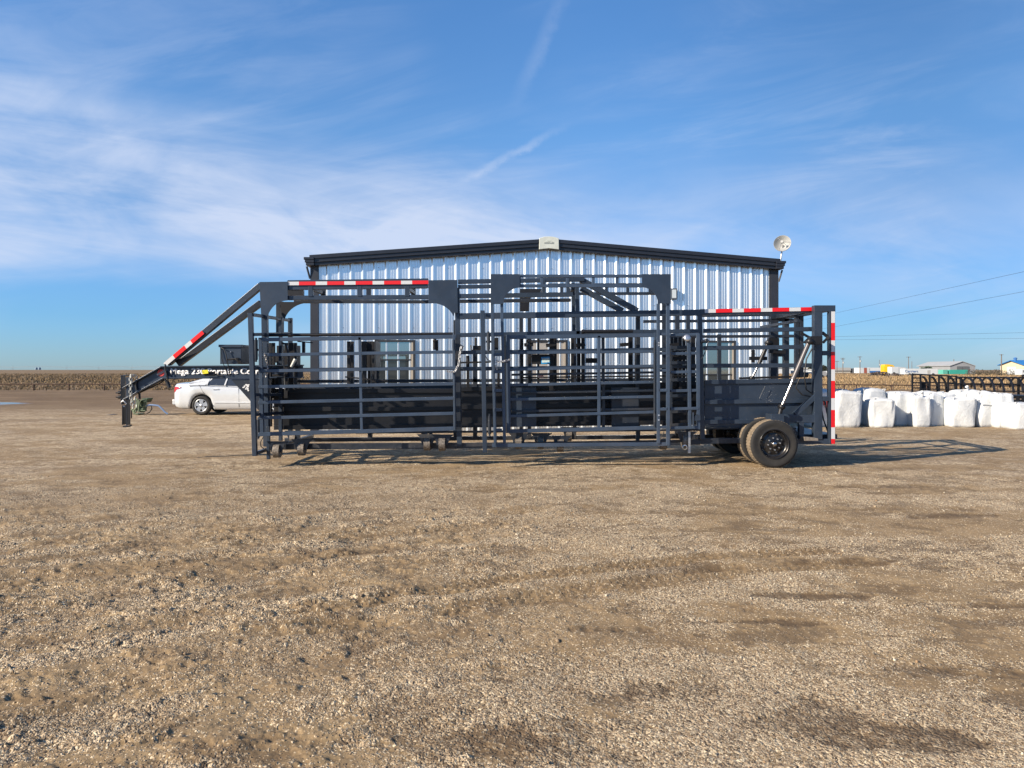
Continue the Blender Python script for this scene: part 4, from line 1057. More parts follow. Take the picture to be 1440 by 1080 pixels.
# lettering on the vertical: emblem
def emblem():
    c = W(226.3, 524.2, DK+.046); b = MB(); n = 36
    R = Matrix.Rotation(math.radians(-28), 3, 'Y')
    def el(a, h, dy, m, pts=None):
        vs = [c+R @ Vector((a*math.cos(2*math.pi*i/n), 0, h*math.sin(2*math.pi*i/n)))+Vector((0, dy, 0)) for i in range(n)]; b.cur = m
        b.add(vs+[v+Vector((0, .003, 0)) for v in vs], [tuple(range(n)), tuple(reversed(range(n, 2*n)))]+[(j, j+n, (j+1) % n+n, (j+1) % n) for j in range(n)])
    el(.062, .062, 0, 0)
    e = R @ Vector((1, 0, 0)); f = R @ Vector((0, 0, 1))
    b.cur = 1
    b.beam(c-e*.078+Vector((0, -.002, 0)), c+e*.078+Vector((0, -.002, 0)), .003, .028, up=f)
    o = b.build('emblem', [mat('emblem red', (0.62, 0.05, 0.04), .5), mat('emblem white', (0.55, 0.50, 0.48), .6)], neck)
    b2 = MB(); rr = random.Random(8)
    for i in range(8):
        p = c+e*(-.06+i*.0165)+Vector((0, -.0045, 0)); b2.beam(p, p+e*.010, .002, .014+rr.uniform(-.003, .003), up=f)
    b2.build('emblem_print', PAINTD, neck)
emblem()
# white line-art cattle head on the gusset
def bull():
    c = W(345.5, 544.5, DK+.014); b = MB(); rr = random.Random(12); s = DK/F
    def blob(x, y, a, h, n=12):
        vs = [c+Vector(((x+a*math.cos(2*math.pi*i/n)*rr.uniform(.8, 1.15))*s, 0, (y+h*math.sin(2*math.pi*i/n)*rr.uniform(.8, 1.15))*s)) for i in range(n)]
        b.add(vs+[v+Vector((0, .003, 0)) for v in vs], [tuple(range(n)), tuple(reversed(range(n, 2*n)))]+[(j, j+n, (j+1) % n+n, (j+1) % n) for j in range(n)])
    for q in ((1, 3.2, 2.2, 1.2), (3.2, 1.2, 1.6, 1.6), (-1.8, 1.0, 1.2, 1.5), (-3.2, -.4, 1.7, .9), (1.2, -.2, 1.0, .9), (2.8, -2.2, 1.4, 1.6), (.2, -2.4, 1.4, .9), (3.6, -4.6, 1.3, 1.3), (4.2, 3.4, 1.3, .8), (-.6, 2.6, .8, .6)): blob(*q)
    b.build('cattle_emblem', WLET, T)
bull()
b = MB(); b.prism(polypx([(284.2, 520.6), (292.2, 520.0), (293, 525.2), (284.8, 526)], DK-.10), 0, .01)
yt = b.build('caution_tag', YEL, T, bevel=.002)
b = MB()
for i in range(4): b.bar(286+i*1.4, 523.2, 286.8+i*1.4, 523.1, 1.3, DK-.102, dep=.001)
b.build('tag_print', BLACKP, yt)
b = MB(); b.bar(292, 524, 302, 524.8, 3.6, DK-.06, dep=.03); b.bar(296, 524, 313, 529.5, 1.6, DK-.05, dep=.02); b.cyl(W(288, 527, DK-.06), W(302, 526.6, DK-.04), .02, 10); b.build('strap_ratchet', BLACKP, T)
def brace(p, q, w, D, m, D2=None):
    b = MB(); b.bar(*p, *q, w, D, D2=D2); return b.build('neck_brace', m, T, bevel=BV)
br = brace((235, 511), (366, 401), 8.2, DK+.0, PAINT, DN+.02)
brace((249, 512), (366, 425.5), 8.2, DK+.12, PAINTD)
strip((231.5, 512.9), (285.5, 467.0), [.245, .545, .70], 5.6, DK-.004, 0, br, D2=DK-.17)
# coupler
b = MB()
b.box(tuple(W(169.5, 565.5, DK+.0)), tuple(W(177, 527.5, DK+.16))); b.box(tuple(W(177.05, 562, DK+.01)), tuple(W(184, 530.5, DK+.03)))
b.box(tuple(W(173, 528.5, DK+.02)), tuple(W(184.5, 527, DK+.18)))
cpl = b.build('coupler', PAINT, T, bevel=.004)
b = MB(); b.box(tuple(W(171.3, 597.5, DK+.0)), tuple(W(178.2, 569.5, DK+.15))); b.box(tuple(W(178.25, 598, DK+.03)), tuple(W(182.6, 545, DK+.16))); b.box(tuple(W(170, 569, DK-.005)), tuple(W(178.5, 563.5, DK+.16)))
b.build('coupler_tube', PAINTD, cpl, bevel=.003)
b = MB(); b.box(tuple(W(172.5, 600.8, DK+.02)), tuple(W(183.8, 598.1, DK+.14))); b.cyl(W(184, 597, DK+.05), W(184.3, 599, DK+.05), .02, 8); b.bar(184.6, 577, 184.6, 588.5, 1.2, DK+.06); b.build('ball_latch', BLACKP, cpl)
for y in (552.3, 558.6):
    b = MB(); b.cyl(W(163, y, DK+.08), W(170, y, DK+.08), .012, 8); b.cyl(W(166.5, y, DK+.08), W(169.5, y, DK+.08), .030, 6); b.build('set_bolt', BLACKP, cpl)
b = MB(); b.tube([W(170.5, 566, DK-.02), W(173, 563, DK-.03), W(176, 566, DK-.02), W(177.5, 568.5, DK-.01)], .012); b.cyl(W(174.3, 571.5, DK-.01), W(174.3, 571.5, DK+.02), .013, 8); b.build('release_handle', ZINC, cpl)
chain([W(183.5, 527.5, DK-.05), W(184, 540, DK-.08), W(183.5, 552, DK-.08), W(185, 566, DK-.06), W(187, 574, DK-.04)], .008, T, mat('galvanised chain', (.50, .50, .46), .5, .5, var=.2, vscale=80), name='safety_chain', link=.07)
chain([W(184, 527.5, DK-.05), W(189, 528, DK-.03), W(192, 531, DK+.0)], .008, T, MATS['galvanised chain'], name='safety_chain', link=.07)
chain([W(190, 558, DK+.0), W(189, 566, DK-.02), W(186, 572, DK-.02)], .008, T, MATS['galvanised chain'], name='safety_chain', link=.07)
b = MB(); b.tube([W(191.7, 535, DK+.03), W(191, 541, DK+.03), W(192.3, 548, DK+.03)], .022); b.tube([W(232, 512, DK-.01), W(232.5, 520, DK-.02), W(235.5, 530, DK-.02), W(236, 538, DK)], .011)
b.cyl(W(235.2, 537.5, DK), W(238.6, 545.5, DK), .034, 12); b.cyl(W(232, 533.5, DK), W(235, 538, DK), .02, 8)
b.tube([W(233, 533, DK+.03), W(225, 539, DK+.05), W(210, 546, DK+.06), W(197, 552, DK+.08)], .012); b.cyl(W(196, 553, DK+.1), W(196.5, 561, DK+.1), .02, 8)
b.build('wiring_plug', HOSE, T)
# toolbox
b = MB(); b.box(tuple(W(309.5, 512, DK+.03)), tuple(W(355, 488.3, DK+.6))); b.box(tuple(W(307.2, 488.2, DK+.0)), tuple(W(358, 486.3, DK+.64)))
b.box(tuple(W(341.5, 511.9, DK+.022)), tuple(W(342.2, 488.5, DK+.03)))
tb_ = b.build('toolbox', PAINT, T, bevel=.004)
b = MB(); b.tube([W(311, 489, DK-.01), W(314.5, 490.5, DK-.03), W(318.2, 499, DK-.03), W(319.5, 507, DK-.03), W(320.5, 512, DK-.04), W(322.7, 522, DK+.02), W(323.5, 529.5, DK+.02)], .009)
b.tube([W(310, 490, DK+.01), W(311, 502, DK+.0), W(315, 514, DK-.02), W(318, 521, DK+.03), W(320, 529, DK+.03)], .006)
for i in range(4): b.tube([W(328+i*1.7, 504.5, DK+.01), W(332+i*1.5, 505.5, DK-.02), W(336+i*1.8, 512, DK+.0)], .008)
b.tube([W(318.5, 506, DK-.02), W(325, 505, DK-.01), W(335, 504.4, DK-.01)], .013)
b.cyl(W(333.5, 504.4, DK-.04), W(334.3, 504.5, DK+.03), .022, 8)
b.build('hydraulic_hose', HOSE, tb_)
b = MB(); b.cyl(W(324.2, 494.7, DK+.005), W(324.2, 494.7, DK+.035), .013, 10); b.build('lock', ZINC, tb_)
# ------------------------------------------------------------ parked saloon car behind the neck
def car():
    c0 = W(284, 583.5, 26.45)                       # rear wheel, near side ground contact
    ox = c0.x - 1.06; yn = 26.35; L = 4.86; WD = 1.84; root = thing('parked_car', 'white four door saloon car parked behind the trailer neck, only its rear half in view', 'car', (ox+L/2, yn+WD/2, 0))
    white = mat('white car paint', (0.68, 0.70, 0.71), 0.22, 0.1, coat=1.0, var=0.02)
    glass = mat('car glass', (0.05, 0.06, 0.075), 0.08, 0.3, spec=0.8)
    RW, FW, WR = 1.06, 3.80, 0.345
    def lerp(t, tab):
        for (a, va), (b, vb) in zip(tab[:-1], tab[1:]):
            if t <= b: f = (t-a)/(b-a); f = f*f*(3-2*f) if False else f; return va+(vb-va)*f
        return tab[-1][1]
    belt = [(0, .92), (.03, 1.0), (.15, 1.08), (.9, 1.10), (1.6, 1.10), (3.4, 1.04), (4.1, .92), (4.6, .80), (4.86, .62)]
    deck = [(0, .93), (.03, 1.08), (.10, 1.14), (.75, 1.165), (1.2, 1.15), (3.4, 1.08), (4.1, .96), (4.6, .85), (4.86, .65)]
    low = [(0, .40), (.06, .30), (.35, .24), (1.8, .20), (3.6, .20), (4.5, .22), (4.8, .30), (4.86, .4)]
    hw = [(0, .62), (.05, .76), (.25, .875), (.8, .92), (4.0, .92), (4.5, .85), (4.8, .66), (4.86, .5)]
    b = MB(); b.smooth = True; xs = sorted(set([i*L/110 for i in range(111)])); secs = []
    for x in xs:
        w = lerp(x, hw); zb = lerp(x, low); arch = 0
        for wx in (RW, FW):
            if abs(x-wx) < WR+.055: arch = max(arch, WR+math.sqrt((WR+.055)**2-(x-wx)**2))
        zl = max(zb, arch); zt = lerp(x, belt); zd = lerp(x, deck)
        half = [(w*.90, zl), (w*.985, zl+(zt-zl)*.06+.02), (w, zl+(zt-zl)*.30), (w*1.005, zl+(zt-zl)*.55), (w*1.0, zl+(zt-zl)*.72), (w*.992, zl+(zt-zl)*.82), (w*.965, zt), (w*.93, zt+(zd-zt)*.35), (w*.85, zt+(zd-zt)*.75), (w*.6, zd), (0, zd+.015)]
        secs.append([(ox+x, yn+WD/2-y, z) for y, z in half]+[(ox+x, yn+WD/2+y, z) for y, z in reversed(half[:-1])])
    n = len(secs[0]); vs = [p for s_ in secs for p in s_]
    b.add(vs, [(i*n+j, (i+1)*n+j, (i+1)*n+j+1, i*n+j+1) for i in range(len(secs)-1) for j in range(n-1)])
    b.add(secs[0], [tuple(range(n))]); b.add(secs[-1], [tuple(reversed(range(n)))])
    body = b.build('body', white, root); 
    # cabin: dark glass shell then white roof and pillars
    prof = [(.62, 1.17), (.95, 1.27), (1.35, 1.385), (1.75, 1.445), (2.15, 1.46), (2.6, 1.44), (2.95, 1.36), (3.3, 1.24), (3.62, 1.10)]
    b = MB(); b.smooth = True; cs = []
    for x, z in prof:
        k_ = (z-1.02)/.44; wt = .90-.25*k_; zb = min(lerp(x, belt), z-.005)
        half = [(.905, zb-.03), (.90-.10*min(k_, 1), zb+(z-zb)*.45), (wt, z-.03), (wt-.10, z), (0, z+.02)]
        cs.append([(ox+x, yn+WD/2-y, zz) for y, zz in half]+[(ox+x, yn+WD/2+y, zz) for y, zz in reversed(half[:-1])])
    n = 9; b.add([p for s_ in cs for p in s_], [(i*n+j, (i+1)*n+j, (i+1)*n+j+1, i*n+j+1) for i in range(len(cs)-1) for j in range(n-1)])
    b.build('cabin_glass', glass, root)
    b = MB(); b.smooth = True
    sub = [(i, s_) for i, s_ in enumerate(cs)]
    vs = []; 
    for i, s_ in sub: vs += [(x, y, z+.012) for x, y, z in s_[2:7]]
    b.add(vs, [(i*5+j, (i+1)*5+j, (i+1)*5+j+1, i*5+j+1) for i in range(len(cs)-1) for j in range(4) if 1 <= i <= 5 or j in (0, 3)])
    b.build('roof', white, root)
    for sy in (-1, 1):
        def side(x, k_):                      # point on cabin side: k 0 belt .. 1 roof
            for (xa, za), (xb, zb_) in zip(prof[:-1], prof[1:]):
                if x <= xb: z = za+(zb_-za)*(x-xa)/(xb-xa); break
            zb0 = lerp(x, belt)-.03; kk = (z-1.02)/.44; wt = .90-.25*kk
            y = .905+(wt-.905)*k_; return Vector((ox+x, yn+WD/2+sy*(y+.035), zb0+(z-.03-zb0)*k_))
        b = MB()
        for xa, xb, w in ((1.28, 1.33, .03), (1.92, 1.96, .045)): b.beam(side(xa, .0), side(xb, 1), .02, w, up=(1,0,0))
        # C pillar panel
        N = 14; X_ = [.58+(1.47-.58)*i/N for i in range(N+1)]
        lo_ = [side(x, max(0, (x-1.2)/.27)-.04) for x in X_]; hi_ = [side(x, 1.12)+Vector((0, -sy*.012, 0)) for x in X_]
        b.add(lo_+hi_, [(i, i+1, N+2+i, N+1+i) for i in range(N)])
        in_ = [p+Vector((0, -sy*.16, .02)) for p in hi_]; b.add(hi_+in_, [(i, i+1, N+2+i, N+1+i) for i in range(N)])
        b.build('pillar', white, root)
        b = MB(); x0 = 1.52
        # window line trim
        b.beam(side(.98, 0.02)+Vector((0, sy*.0, -.0)), side(3.4, .02), .012, .014); b.build('window_trim', mat('car trim', (.25, .26, .27), .3, .7), root)
        # door shut lines
        yb = yn+WD/2+sy*(.9275)
        b = MB()
        for pts in ([(1.02, 1.06), (1.10, .90), (1.22, .70), (1.40, .50), (1.52, .30)], [(2.40, 1.06), (2.42, .7), (2.42, .3)]):
            for a, c in zip(pts[:-1], pts[1:]): b.beam((ox+a[0], yb-sy*.008, a[1]), (ox+c[0], yb-sy*.008, c[1]), .012, .007, up=(1,0,0))
        b.build('shut_line', HOSE, root)
        b = MB(); b.beam((ox+1.48, yb+sy*.006, .925), (ox+1.70, yb+sy*.006, .932), .03, .022); b.beam((ox+2.55, yb+sy*.006, .92), (ox+2.77, yb+sy*.006, .927), .03, .022); b.build('door_handle', white, root, bevel=.006)
        b = MB(); b.beam((ox+1.55, yb+sy*.0, .46), (ox+3.3, yb+sy*.0, .44), .016, .05); b.build('sill_trim', white, root, bevel=.006)
        b = MB(); pts = [(.035, .97), (.10, 1.02), (.34, 1.00), (.24, .935), (.14, .91), (.10, .84), (.04, .80)]
        P = [Vector((ox+x, yn+WD/2+sy*(lerp(max(x, .0), hw)+.012), z)) for x, z in pts]
        b.add(P+[p+Vector((.01, -sy*.06, 0)) for p in P], [tuple(range(7)), tuple(reversed(range(7, 14)))]+[(j, j+7, (j+1) % 7+7, (j+1) % 7) for j in range(7)])
        b.build('tail_light', mat('tail lamp red', (.55, .01, .015), .15, 0, coat=1), root)
    b = MB(); b.box((ox-.03, yn+.15, .37), (ox+.12, yn+WD-.15, .56)); b.build('bumper', white, root, bevel=.03)
    # wheels
    def cw(x, y, sy):
        c = Vector((x, y, WR)); b = MB()
        b.lathe(c, (0, -sy, 0), [(-.20, .21), (-.20, .31), (-.17, WR-.005), (-.10, WR), (-.03, WR-.005), (.0, .315), (.0, .235), (-.02, .228)], 48)
        t = b.build('wheel', RUB, root, origin=c)
        b = MB(); b.lathe(c, (0, -sy, 0), [(-.005, .234), (.004, .228), (-.01, .215), (-.10, .20), (-.10, .001)], 40); b.build('rim', mat('wheel well dark', (.03, .03, .032), .5, .5), t, origin=c)
        b = MB()
        for i in range(5):
            a = math.radians(90+72*i); d = Vector((math.cos(a), 0, math.sin(a))); s_ = Vector((-d.z, 0, d.x)); o_ = Vector((0, -sy*-.012, 0))
            pl = [c+o_+s_*.035, c+o_+d*.215+s_*.085, c+o_+d*.222, c+o_+d*.215-s_*.085, c+o_-s_*.04]
            b.add(pl+[p+Vector((0, sy*.03, 0)) for p in pl], [tuple(range(5)), tuple(reversed(range(5, 10)))]+[(j, j+5, (j+1) % 5+5, (j+1) % 5) for j in range(5)])
        b.lathe(c, (0, -sy, 0), [(-.0, .001), (.0, .05), (-.02, .06)], 20)
        b.lathe(c, (0, -sy, 0), [(-.02, .205), (.003, .212), (.004, .228), (-.01, .233)], 40)
        b.build('spoke', mat('alloy', (.50, .51, .52), .35, .8), t, origin=c)
        b = MB()
    for x in (RW, FW):
        cw(ox+x, yn-.0, -1) if False else None
        cw(ox+x, yn+.02, 1); 
        c = (ox+x, yn+WD-.02)
        b = MB(); b.cyl((c[0], c[1]-.2, WR), (c[0], c[1], WR), WR, 40); b.build('wheel', RUB, root)
    b = MB()
    b.box((ox+.3, yn+.22, .22), (ox+4.5, yn+WD-.22, .75)); b.build('underbody', HOSE, root)
car()

# ------------------------------------------------------------ green pump with hose
def pump():
    D = 26.5; g = mat('faded green paint', (.035, .065, .028), .6, .1, var=.35, vscale=9); g2 = mat('pale green paint', (.16, .20, .12), .7, 0, var=.3, vscale=12)
    root = thing('water_pump', 'faded green pump with a blue hose on the ground behind the trailer coupler', 'pump', W(197, 583, D))
    P = lambda x, y, d=0: W(x, y, D+d)
    b = MB(); b.box(tuple(P(187, 583)), tuple(P(204, 580.5, .5))); b.bar(189, 581, 184.5, 575, 3, D); b.bar(191, 577.5, 204, 577.5, 1.5, D); b.build('skid', g2, root, bevel=.01)
    b = MB(); b.cyl(P(194, 571, .25), P(204, 571, .25), .16, 18); b.cyl(P(198, 576, .1), P(203, 576, .1), .10, 14); b.build('motor', g, root)
    b = MB(); b.box(tuple(P(198, 579)), tuple(P(205.5, 561.5, .45))); b.prism([tuple(P(199, 560, -.02)), tuple(P(208.3, 560, -.02)), tuple(P(205, 566, -.02)), tuple(P(201, 566, -.02))], 0, .4); b.build('pump_housing', g, root, bevel=.03)
    b = MB(); b.lathe(P(201.5, 567, -.04), (0, -1, 0), [(-.02, .12), (.0, .14), (.02, .12)], 22); b.cyl(P(192, 560), P(191, 580), .025, 8); b.cyl(P(195.5, 562), P(195, 580), .03, 8); b.tube([P(187, 565), P(190, 560), P(194, 562), P(193, 572), P(188, 578)], .035); b.build('pipework', g2, root)
    b = MB(); b.box(tuple(P(191, 573.5, -.03)), tuple(P(193.6, 569, .02))); b.build('tag', WLET, root)
    b = MB(); b.tube([P(205, 571), P(211, 569.3), P(219, 570), P(223, 570.6), P(227, 574), P(232, 579.5), P(236, 582)], .03); b.build('hose', mat('blue hose', (.16, .25, .42), .5), root)
    b = MB(); b.tube([P(205, 570, .1), P(213, 570.5, .1), P(213.6, 575, .1), P(210, 580, .1), P(205, 582.3, .1)], .018); b.build('cable', HOSE, root)
pump()
b = MB(); b.box(tuple(W(149, 584.2, 26.4)), tuple(W(166, 582.2, 26.9)));
o = b.build('rubber_mat', HOSE, None, bevel=.01); prop(o, 'flat black rubber strip lying on the ground left of the trailer coupler', 'mat')

# ------------------------------------------------------------ white bulk bags
def bag_mat():
    m = bpy.data.materials.new('white woven sack'); m.use_nodes = True; k = NT(m.node_tree); p = k.n['Principled BSDF']
    pos = k.new('ShaderNodeTexCoord').outputs['Object']
    n = k.noise(pos, 3.0, 6, 0.7)
    k.l.new(k.mix(k.ss(n, .35, .8), (.52, .54, .55, 1), (.41, .43, .44, 1)), p.inputs['Base Color']); p.inputs['Roughness'].default_value = .62
    b = k.new('ShaderNodeBump'); b.inputs['Strength'].default_value = .5; b.inputs['Distance'].default_value = .03
    k.l.new(k.noise(pos, 7.0, 5, .55, 1.2), b.inputs['Height']); k.l.new(b.outputs[0], p.inputs['Normal']); return m
BAGM = bag_mat()
from mathutils import noise as mnoise
def bag(x0, x1, yt, D, label, lean=0.0, rot=0.0, seed=0, dep=None, spout=False, group='white bulk bags in a row behind the trailer'):
    x = (x0+x1)/2; c = W(x, 520, D); w = (x1-x0)*D/F; h = HC-(yt-520)*D/F; dep = dep or min(.95, w*1.15)
    n = 56; m = 26; r_ = random.Random(seed); vs = []; off = Vector((seed*3.7, seed*1.3, 0))
    for i in range(m+1):
        t = i/m
        if t < .82: z = h*.90*t/.82; s = .93+.085*math.sin(math.pi*min(t/.82, 1)*.9)-(.10*(1-t/.06)**2 if t < .06 else 0)
        else: q = (t-.82)/.18; z = h*(.90+.10*math.sin(q*math.pi/2)); s = (.985-.0*q)*max(0, math.cos(q*math.pi/2))**.55
        for j in range(n):
            a = 2*math.pi*j/n; ca, sa = math.cos(a), math.sin(a); e = .40
            X = math.copysign(abs(ca)**e, ca); Y = math.copysign(abs(sa)**e, sa)
            nv = mnoise.noise(Vector((X*1.3, Y*1.3, z*1.6))+off)*.11+mnoise.noise(Vector((X*4, Y*4, z*2.2))+off)*.024+mnoise.noise(Vector((X*11, Y*11, z*3))+off)*.010
            nv += .014*math.sin(a*13+seed+2*mnoise.noise(Vector((z*3, 0, 0))+off))*(t**2)
            k = s*(1+nv*1.6)
            px_, py_ = X*w/2*k, Y*dep/2*k
            zz = z*(1+mnoise.noise(Vector((X*.9, Y*.9, 5))+off)*.06*t)
            cr, sr = math.cos(rot), math.sin(rot)
            vs.append((c.x+px_*cr-py_*sr+lean*zz, D+dep/2+px_*sr+py_*cr, zz-.01))
    b = MB(); b.smooth = True
    b.add(vs, [(i*n+j, i*n+(j+1) % n, (i+1)*n+(j+1) % n, (i+1)*n+j) for i in range(m) for j in range(n)]+[tuple(range(m*n, m*n+n))])
    o = b.build('bulk_bag', BAGM, None, origin=(c.x, D+dep/2, 0)); prop(o, label, 'bulk bag', group)
    T_ = Vector((c.x+lean*h, D+dep/2, h-.02))
    if spout:
        b = MB(); b.tube([T_+Vector((-.02, -.2, -.02)), T_+Vector((0, -.22, .07)), T_+Vector((-.05, -.24, .12))], [.05, .03, .05], 9); b.build('spout', BAGM, o)
    b = MB()
    for sx in (-1, 1):
        p = Vector((c.x+lean*h*.93+sx*w*.40, D+.09, h*.93)); b.tube([p, p+Vector((sx*.02, -.01, .05)), p+Vector((-sx*.05, .02, .045)), p+Vector((-sx*.07, .05, -.02))], .012, 6)
    b.build('lifting_loop', BAGM, o)
    return o
BG = [ # x0,x1,ytop,D,lean,rot,spout,label
 (1136, 1174, 547, 20.9, .05, .1, False, 'white bulk bag with red print seen through the rear frame of the trailer'),
 (1174, 1214, 549, 20.7, .03, -.05, False, 'broad full white bulk bag standing just right of the red and white rear strip'),
 (1206, 1230, 555, 22.3, .0, .2, False, 'narrow white bulk bag in the shade of the broad bag beside the rear strip'),
 (1213, 1250, 546, 21.55, .0, .1, False, 'flat topped white bulk bag standing highest in the back row'),
 (1228, 1261, 560, 20.65, .02, -.15, False, 'short leaning white bulk bag in front of the highest bag'),
 (1257, 1292, 551, 21.3, .01, .05, False, 'tall white bulk bag right of the short leaning bag'),
 (1286, 1311, 556, 20.9, .02, -.1, True, 'narrow white bulk bag with a tied neck below the end of the black feeder frame'),
 (1306, 1330, 553, 21.2, .01, .12, False, 'narrow white bulk bag right of the bag with the tied neck'),
 (1324, 1346, 552, 21.9, .0, .1, False, 'white bulk bag set back in shade with a dark hollow at its foot'),
 (1339, 1378, 559, 20.8, .02, -.1, False, 'squat bulging white bulk bag left of the tall bag with a folded flap'),
 (1350, 1382, 548.5, 22.0, .0, .0, True, 'white bulk bag with a peaked neck in the back row under the black arches'),
 (1376, 1405, 551, 20.9, .0, .06, False, 'tall white bulk bag with a folded flap on its upper front'),
 (1404, 1427, 553, 20.6, -.01, .0, False, 'upright narrow white bulk bag with a straight seam below its top'),
 (1427, 1462, 566, 20.0, .03, -.1, False, 'low white bulk bag cut by the right edge of the picture'),
 (1296, 1330, 550.5, 22.1, .0, .0, False, 'white bulk bag in the back row behind the bag with the tied neck'),
]
bag_objs = []
for i, (x0, x1, yt, D, ln, rt, sp, lab) in enumerate(BG): bag_objs.append(bag(x0, x1, yt, D, lab, ln, rt, i+1, None, sp))
b = MB(); D = 20.8
for x, y0, y1 in ((1158.5, 564, 570), (1163, 562.5, 573), (1165.5, 566, 579), (1161, 571, 573)): b.bar(x, y0, x+1, y1, 1.6, 20.86, dep=.03)
b.build('red_print', mat('red ink', (.6, .06, .04), .7), bag_objs[0])
b = MB(); b.bar(1381, 568.5, 1402, 569.5, .8, 20.84, dep=.02); b.bar(1395, 561, 1400, 569, .8, 20.83, dep=.02); b.build('flap_fold', BAGM, bag_objs[11])
b = MB(); b.bar(1303, 561.0, 1316, 561.0, 3, 21.6, dep=.3); o = b.build('plank', BLACKP, None); prop(o, 'short dark board lying on top of the white bags', 'board')
bpy.data.objects.remove(o)

# ------------------------------------------------------------ black steel feeders behind the bags
def feeder():
    D = 25.8; root = thing('bale_feeder', 'black steel feeder end frame with curved bars standing behind the white bags', 'bale feeder', W(1315, 583, D))
    b = MB(); bars([(1283, 526, 1346, 529.3, 1.9), (1283, 561, 1346, 561, 1.8)]+[(1283, y, 1295, y+.2, 1.7) for y in (531.5, 538, 545.5, 553)]+[(1334, y, 1346, y, 1.5) for y in (533, 540)]+[(1295, 537.5, 1346, 538.6, 1.6), (1295, 547, 1346, 547.5, 1.6)]+
         [(x, 526+(x-1283)*.05, x, 582, 1.9) for x in (1283.5, 1295, 1308, 1321, 1334, 1345.5)], D, b, dep=.05)
    b.build('end_frame', BLACKP, root)
    for i in range(5):
        x = 1297+i*12.8; pts = [W(x+9*math.sin(t*1.5), 530+(1-math.cos(t*1.5))*24+i*.25, D+.5) for t in [j/8 for j in range(9)]]
        b = MB(); b.tube(pts, .04, 8); b.build('curved_bar', BLACKP, root)
    b = MB(); b.prism(polypx([(1296, 536), (1302, 538), (1303.5, 560), (1296, 560)], D+.3), 0, .03); b.build('side_plate', BLACKP, root)
feeder()
def arch_feeder():
    D = 26.2; root = thing('bale_feeder', 'long row of black crossing curved bars running out of the picture behind the white bags', 'bale feeder', W(1400, 583, D+.6))
    for (yl, yr, Dd) in ((530.5, 531.3, D+.6), (539.4, 540.4, D), (549.4, 551, D-.2), (540.5, 542, D+1.2)):
        b = MB(); b.bar(1346, yl, 1470, yr, 2.0 if yl < 532 else 1.5, Dd); b.build('rail', BLACKP, root)
    for i in range(9):
        x = 1347+i*13.5
        P = [W(x+11*math.sin(t*1.45), 531+(1-math.cos(t*1.45))*23, D+.6-.9*t) for t in [j/8 for j in range(9)]]
        b = MB(); b.tube(P, .042, 8); b.build('curved_bar', BLACKP, root)
        P = [W(x+13.5-8*math.sin(t*1.45), 531+(1-math.cos(t*1.45))*15, D+.6+.9*t) for t in [j/8 for j in range(9)]]
        b = MB(); b.tube(P, .036, 8); b.build('curved_bar', BLACKP, root)
    for x in (1352, 1433, 1468):
        b = MB(); b.bar(x, 531, x, 582, 2.4, D+.05); b.build('leg', BLACKP, root)
arch_feeder()
# low dark trailer bed behind the last bags
b = MB(); b.bar(1424, 558, 1480, 559, 4, 23.5, dep=1.5); b.bar(1424, 566, 1480, 567, 4, 23.6, dep=1.5); b.bar(1432, 558, 1432, 590, 3, 23.4); b.bar(1440, 558, 1440, 590, 3, 23.4)
b.cyl(W(1436, 576, 23.6), W(1436, 576, 24.0), .3, 24)
o = b.build('flatbed_trailer', BLACKP, None); prop(o, 'black flatbed trailer edge behind the rightmost white bags', 'trailer')

# ------------------------------------------------------------ low pipe fences
RUST = mat('rusty pipe', (.085, .048, .032), .8, .2, var=.3, vscale=8)
def pipe_fence(x0, x1, n0, n1, label, posts):
    D = 58.0; root = thing('pipe_fence', label, 'fence', W((x0+x1)/2, 549, D))
    b = MB(); b.cyl(W(x0, 540.3, D), W(x1, 540.3 if x1 < 900 else 544.0, D), .042, 8); b.build('rail', RUST, root)
    for x in posts:
        y = 540.3 if x1 < 900 else 540.3+(x-x0)/(x1-x0)*3.7
        b = MB(); b.cyl(W(x, y, D), W(x, 550, D), .055, 8); b.build('post', RUST, root)
pipe_fence(-210, 690, 0, 0, 'low rusty pipe fence along the field edge on the left', [47.3+49.6*i for i in range(-5, 13)])
pipe_fence(1100, 1540, 0, 0, 'low rusty pipe fence behind the white bags on the right', [1105+49.6*i for i in range(9)]+[1187])

# ------------------------------------------------------------ far irrigation pivot
def pivot():
    D = 560; m = mat('far steel', (.32, .36, .40), .6, .3); root = thing('irrigation_pivot', 'long thin centre pivot irrigator spanning the horizon at the left', 'irrigator', W(150, 520, D))
    xs = [-60, 18, 94, 139, 186, 232, 290, 345, 400]
    for a, c in zip(xs[:-1], xs[1:]):
        b = MB(); b.tube([W(a+(c-a)*t, 516.4-1.4*math.sin(math.pi*t), D) for t in [i/6 for i in range(7)]], .10, 5); b.tube([W(a, 516.8, D), W(c, 516.8, D)], .05, 4); b.build('span', m, root)
    for x in xs[1:-1]:
        b = MB(); b.tube([W(x-1.2, 520, D), W(x, 516, D), W(x+1.2, 520, D)], .09, 4); b.cyl(W(x, 516, D), W(x, 513.3, D), .07, 5); b.build('tower', m, root)
pivot()
for x, lab in ((51, 'tiny blue grey tank on the far left horizon'), (55.5, 'second tiny blue grey tank right beside it on the far horizon')):
    D = 640; b = MB(); b.lathe(W(x, 520, D), (0, 0, 1), [(0, 1.1), (1.6, 1.1), (2.2, .3), (2.3, .01)], 14); o = b.build('storage_tank', mat('far tank', (.16, .24, .32), .7), None); prop(o, lab, 'tank')

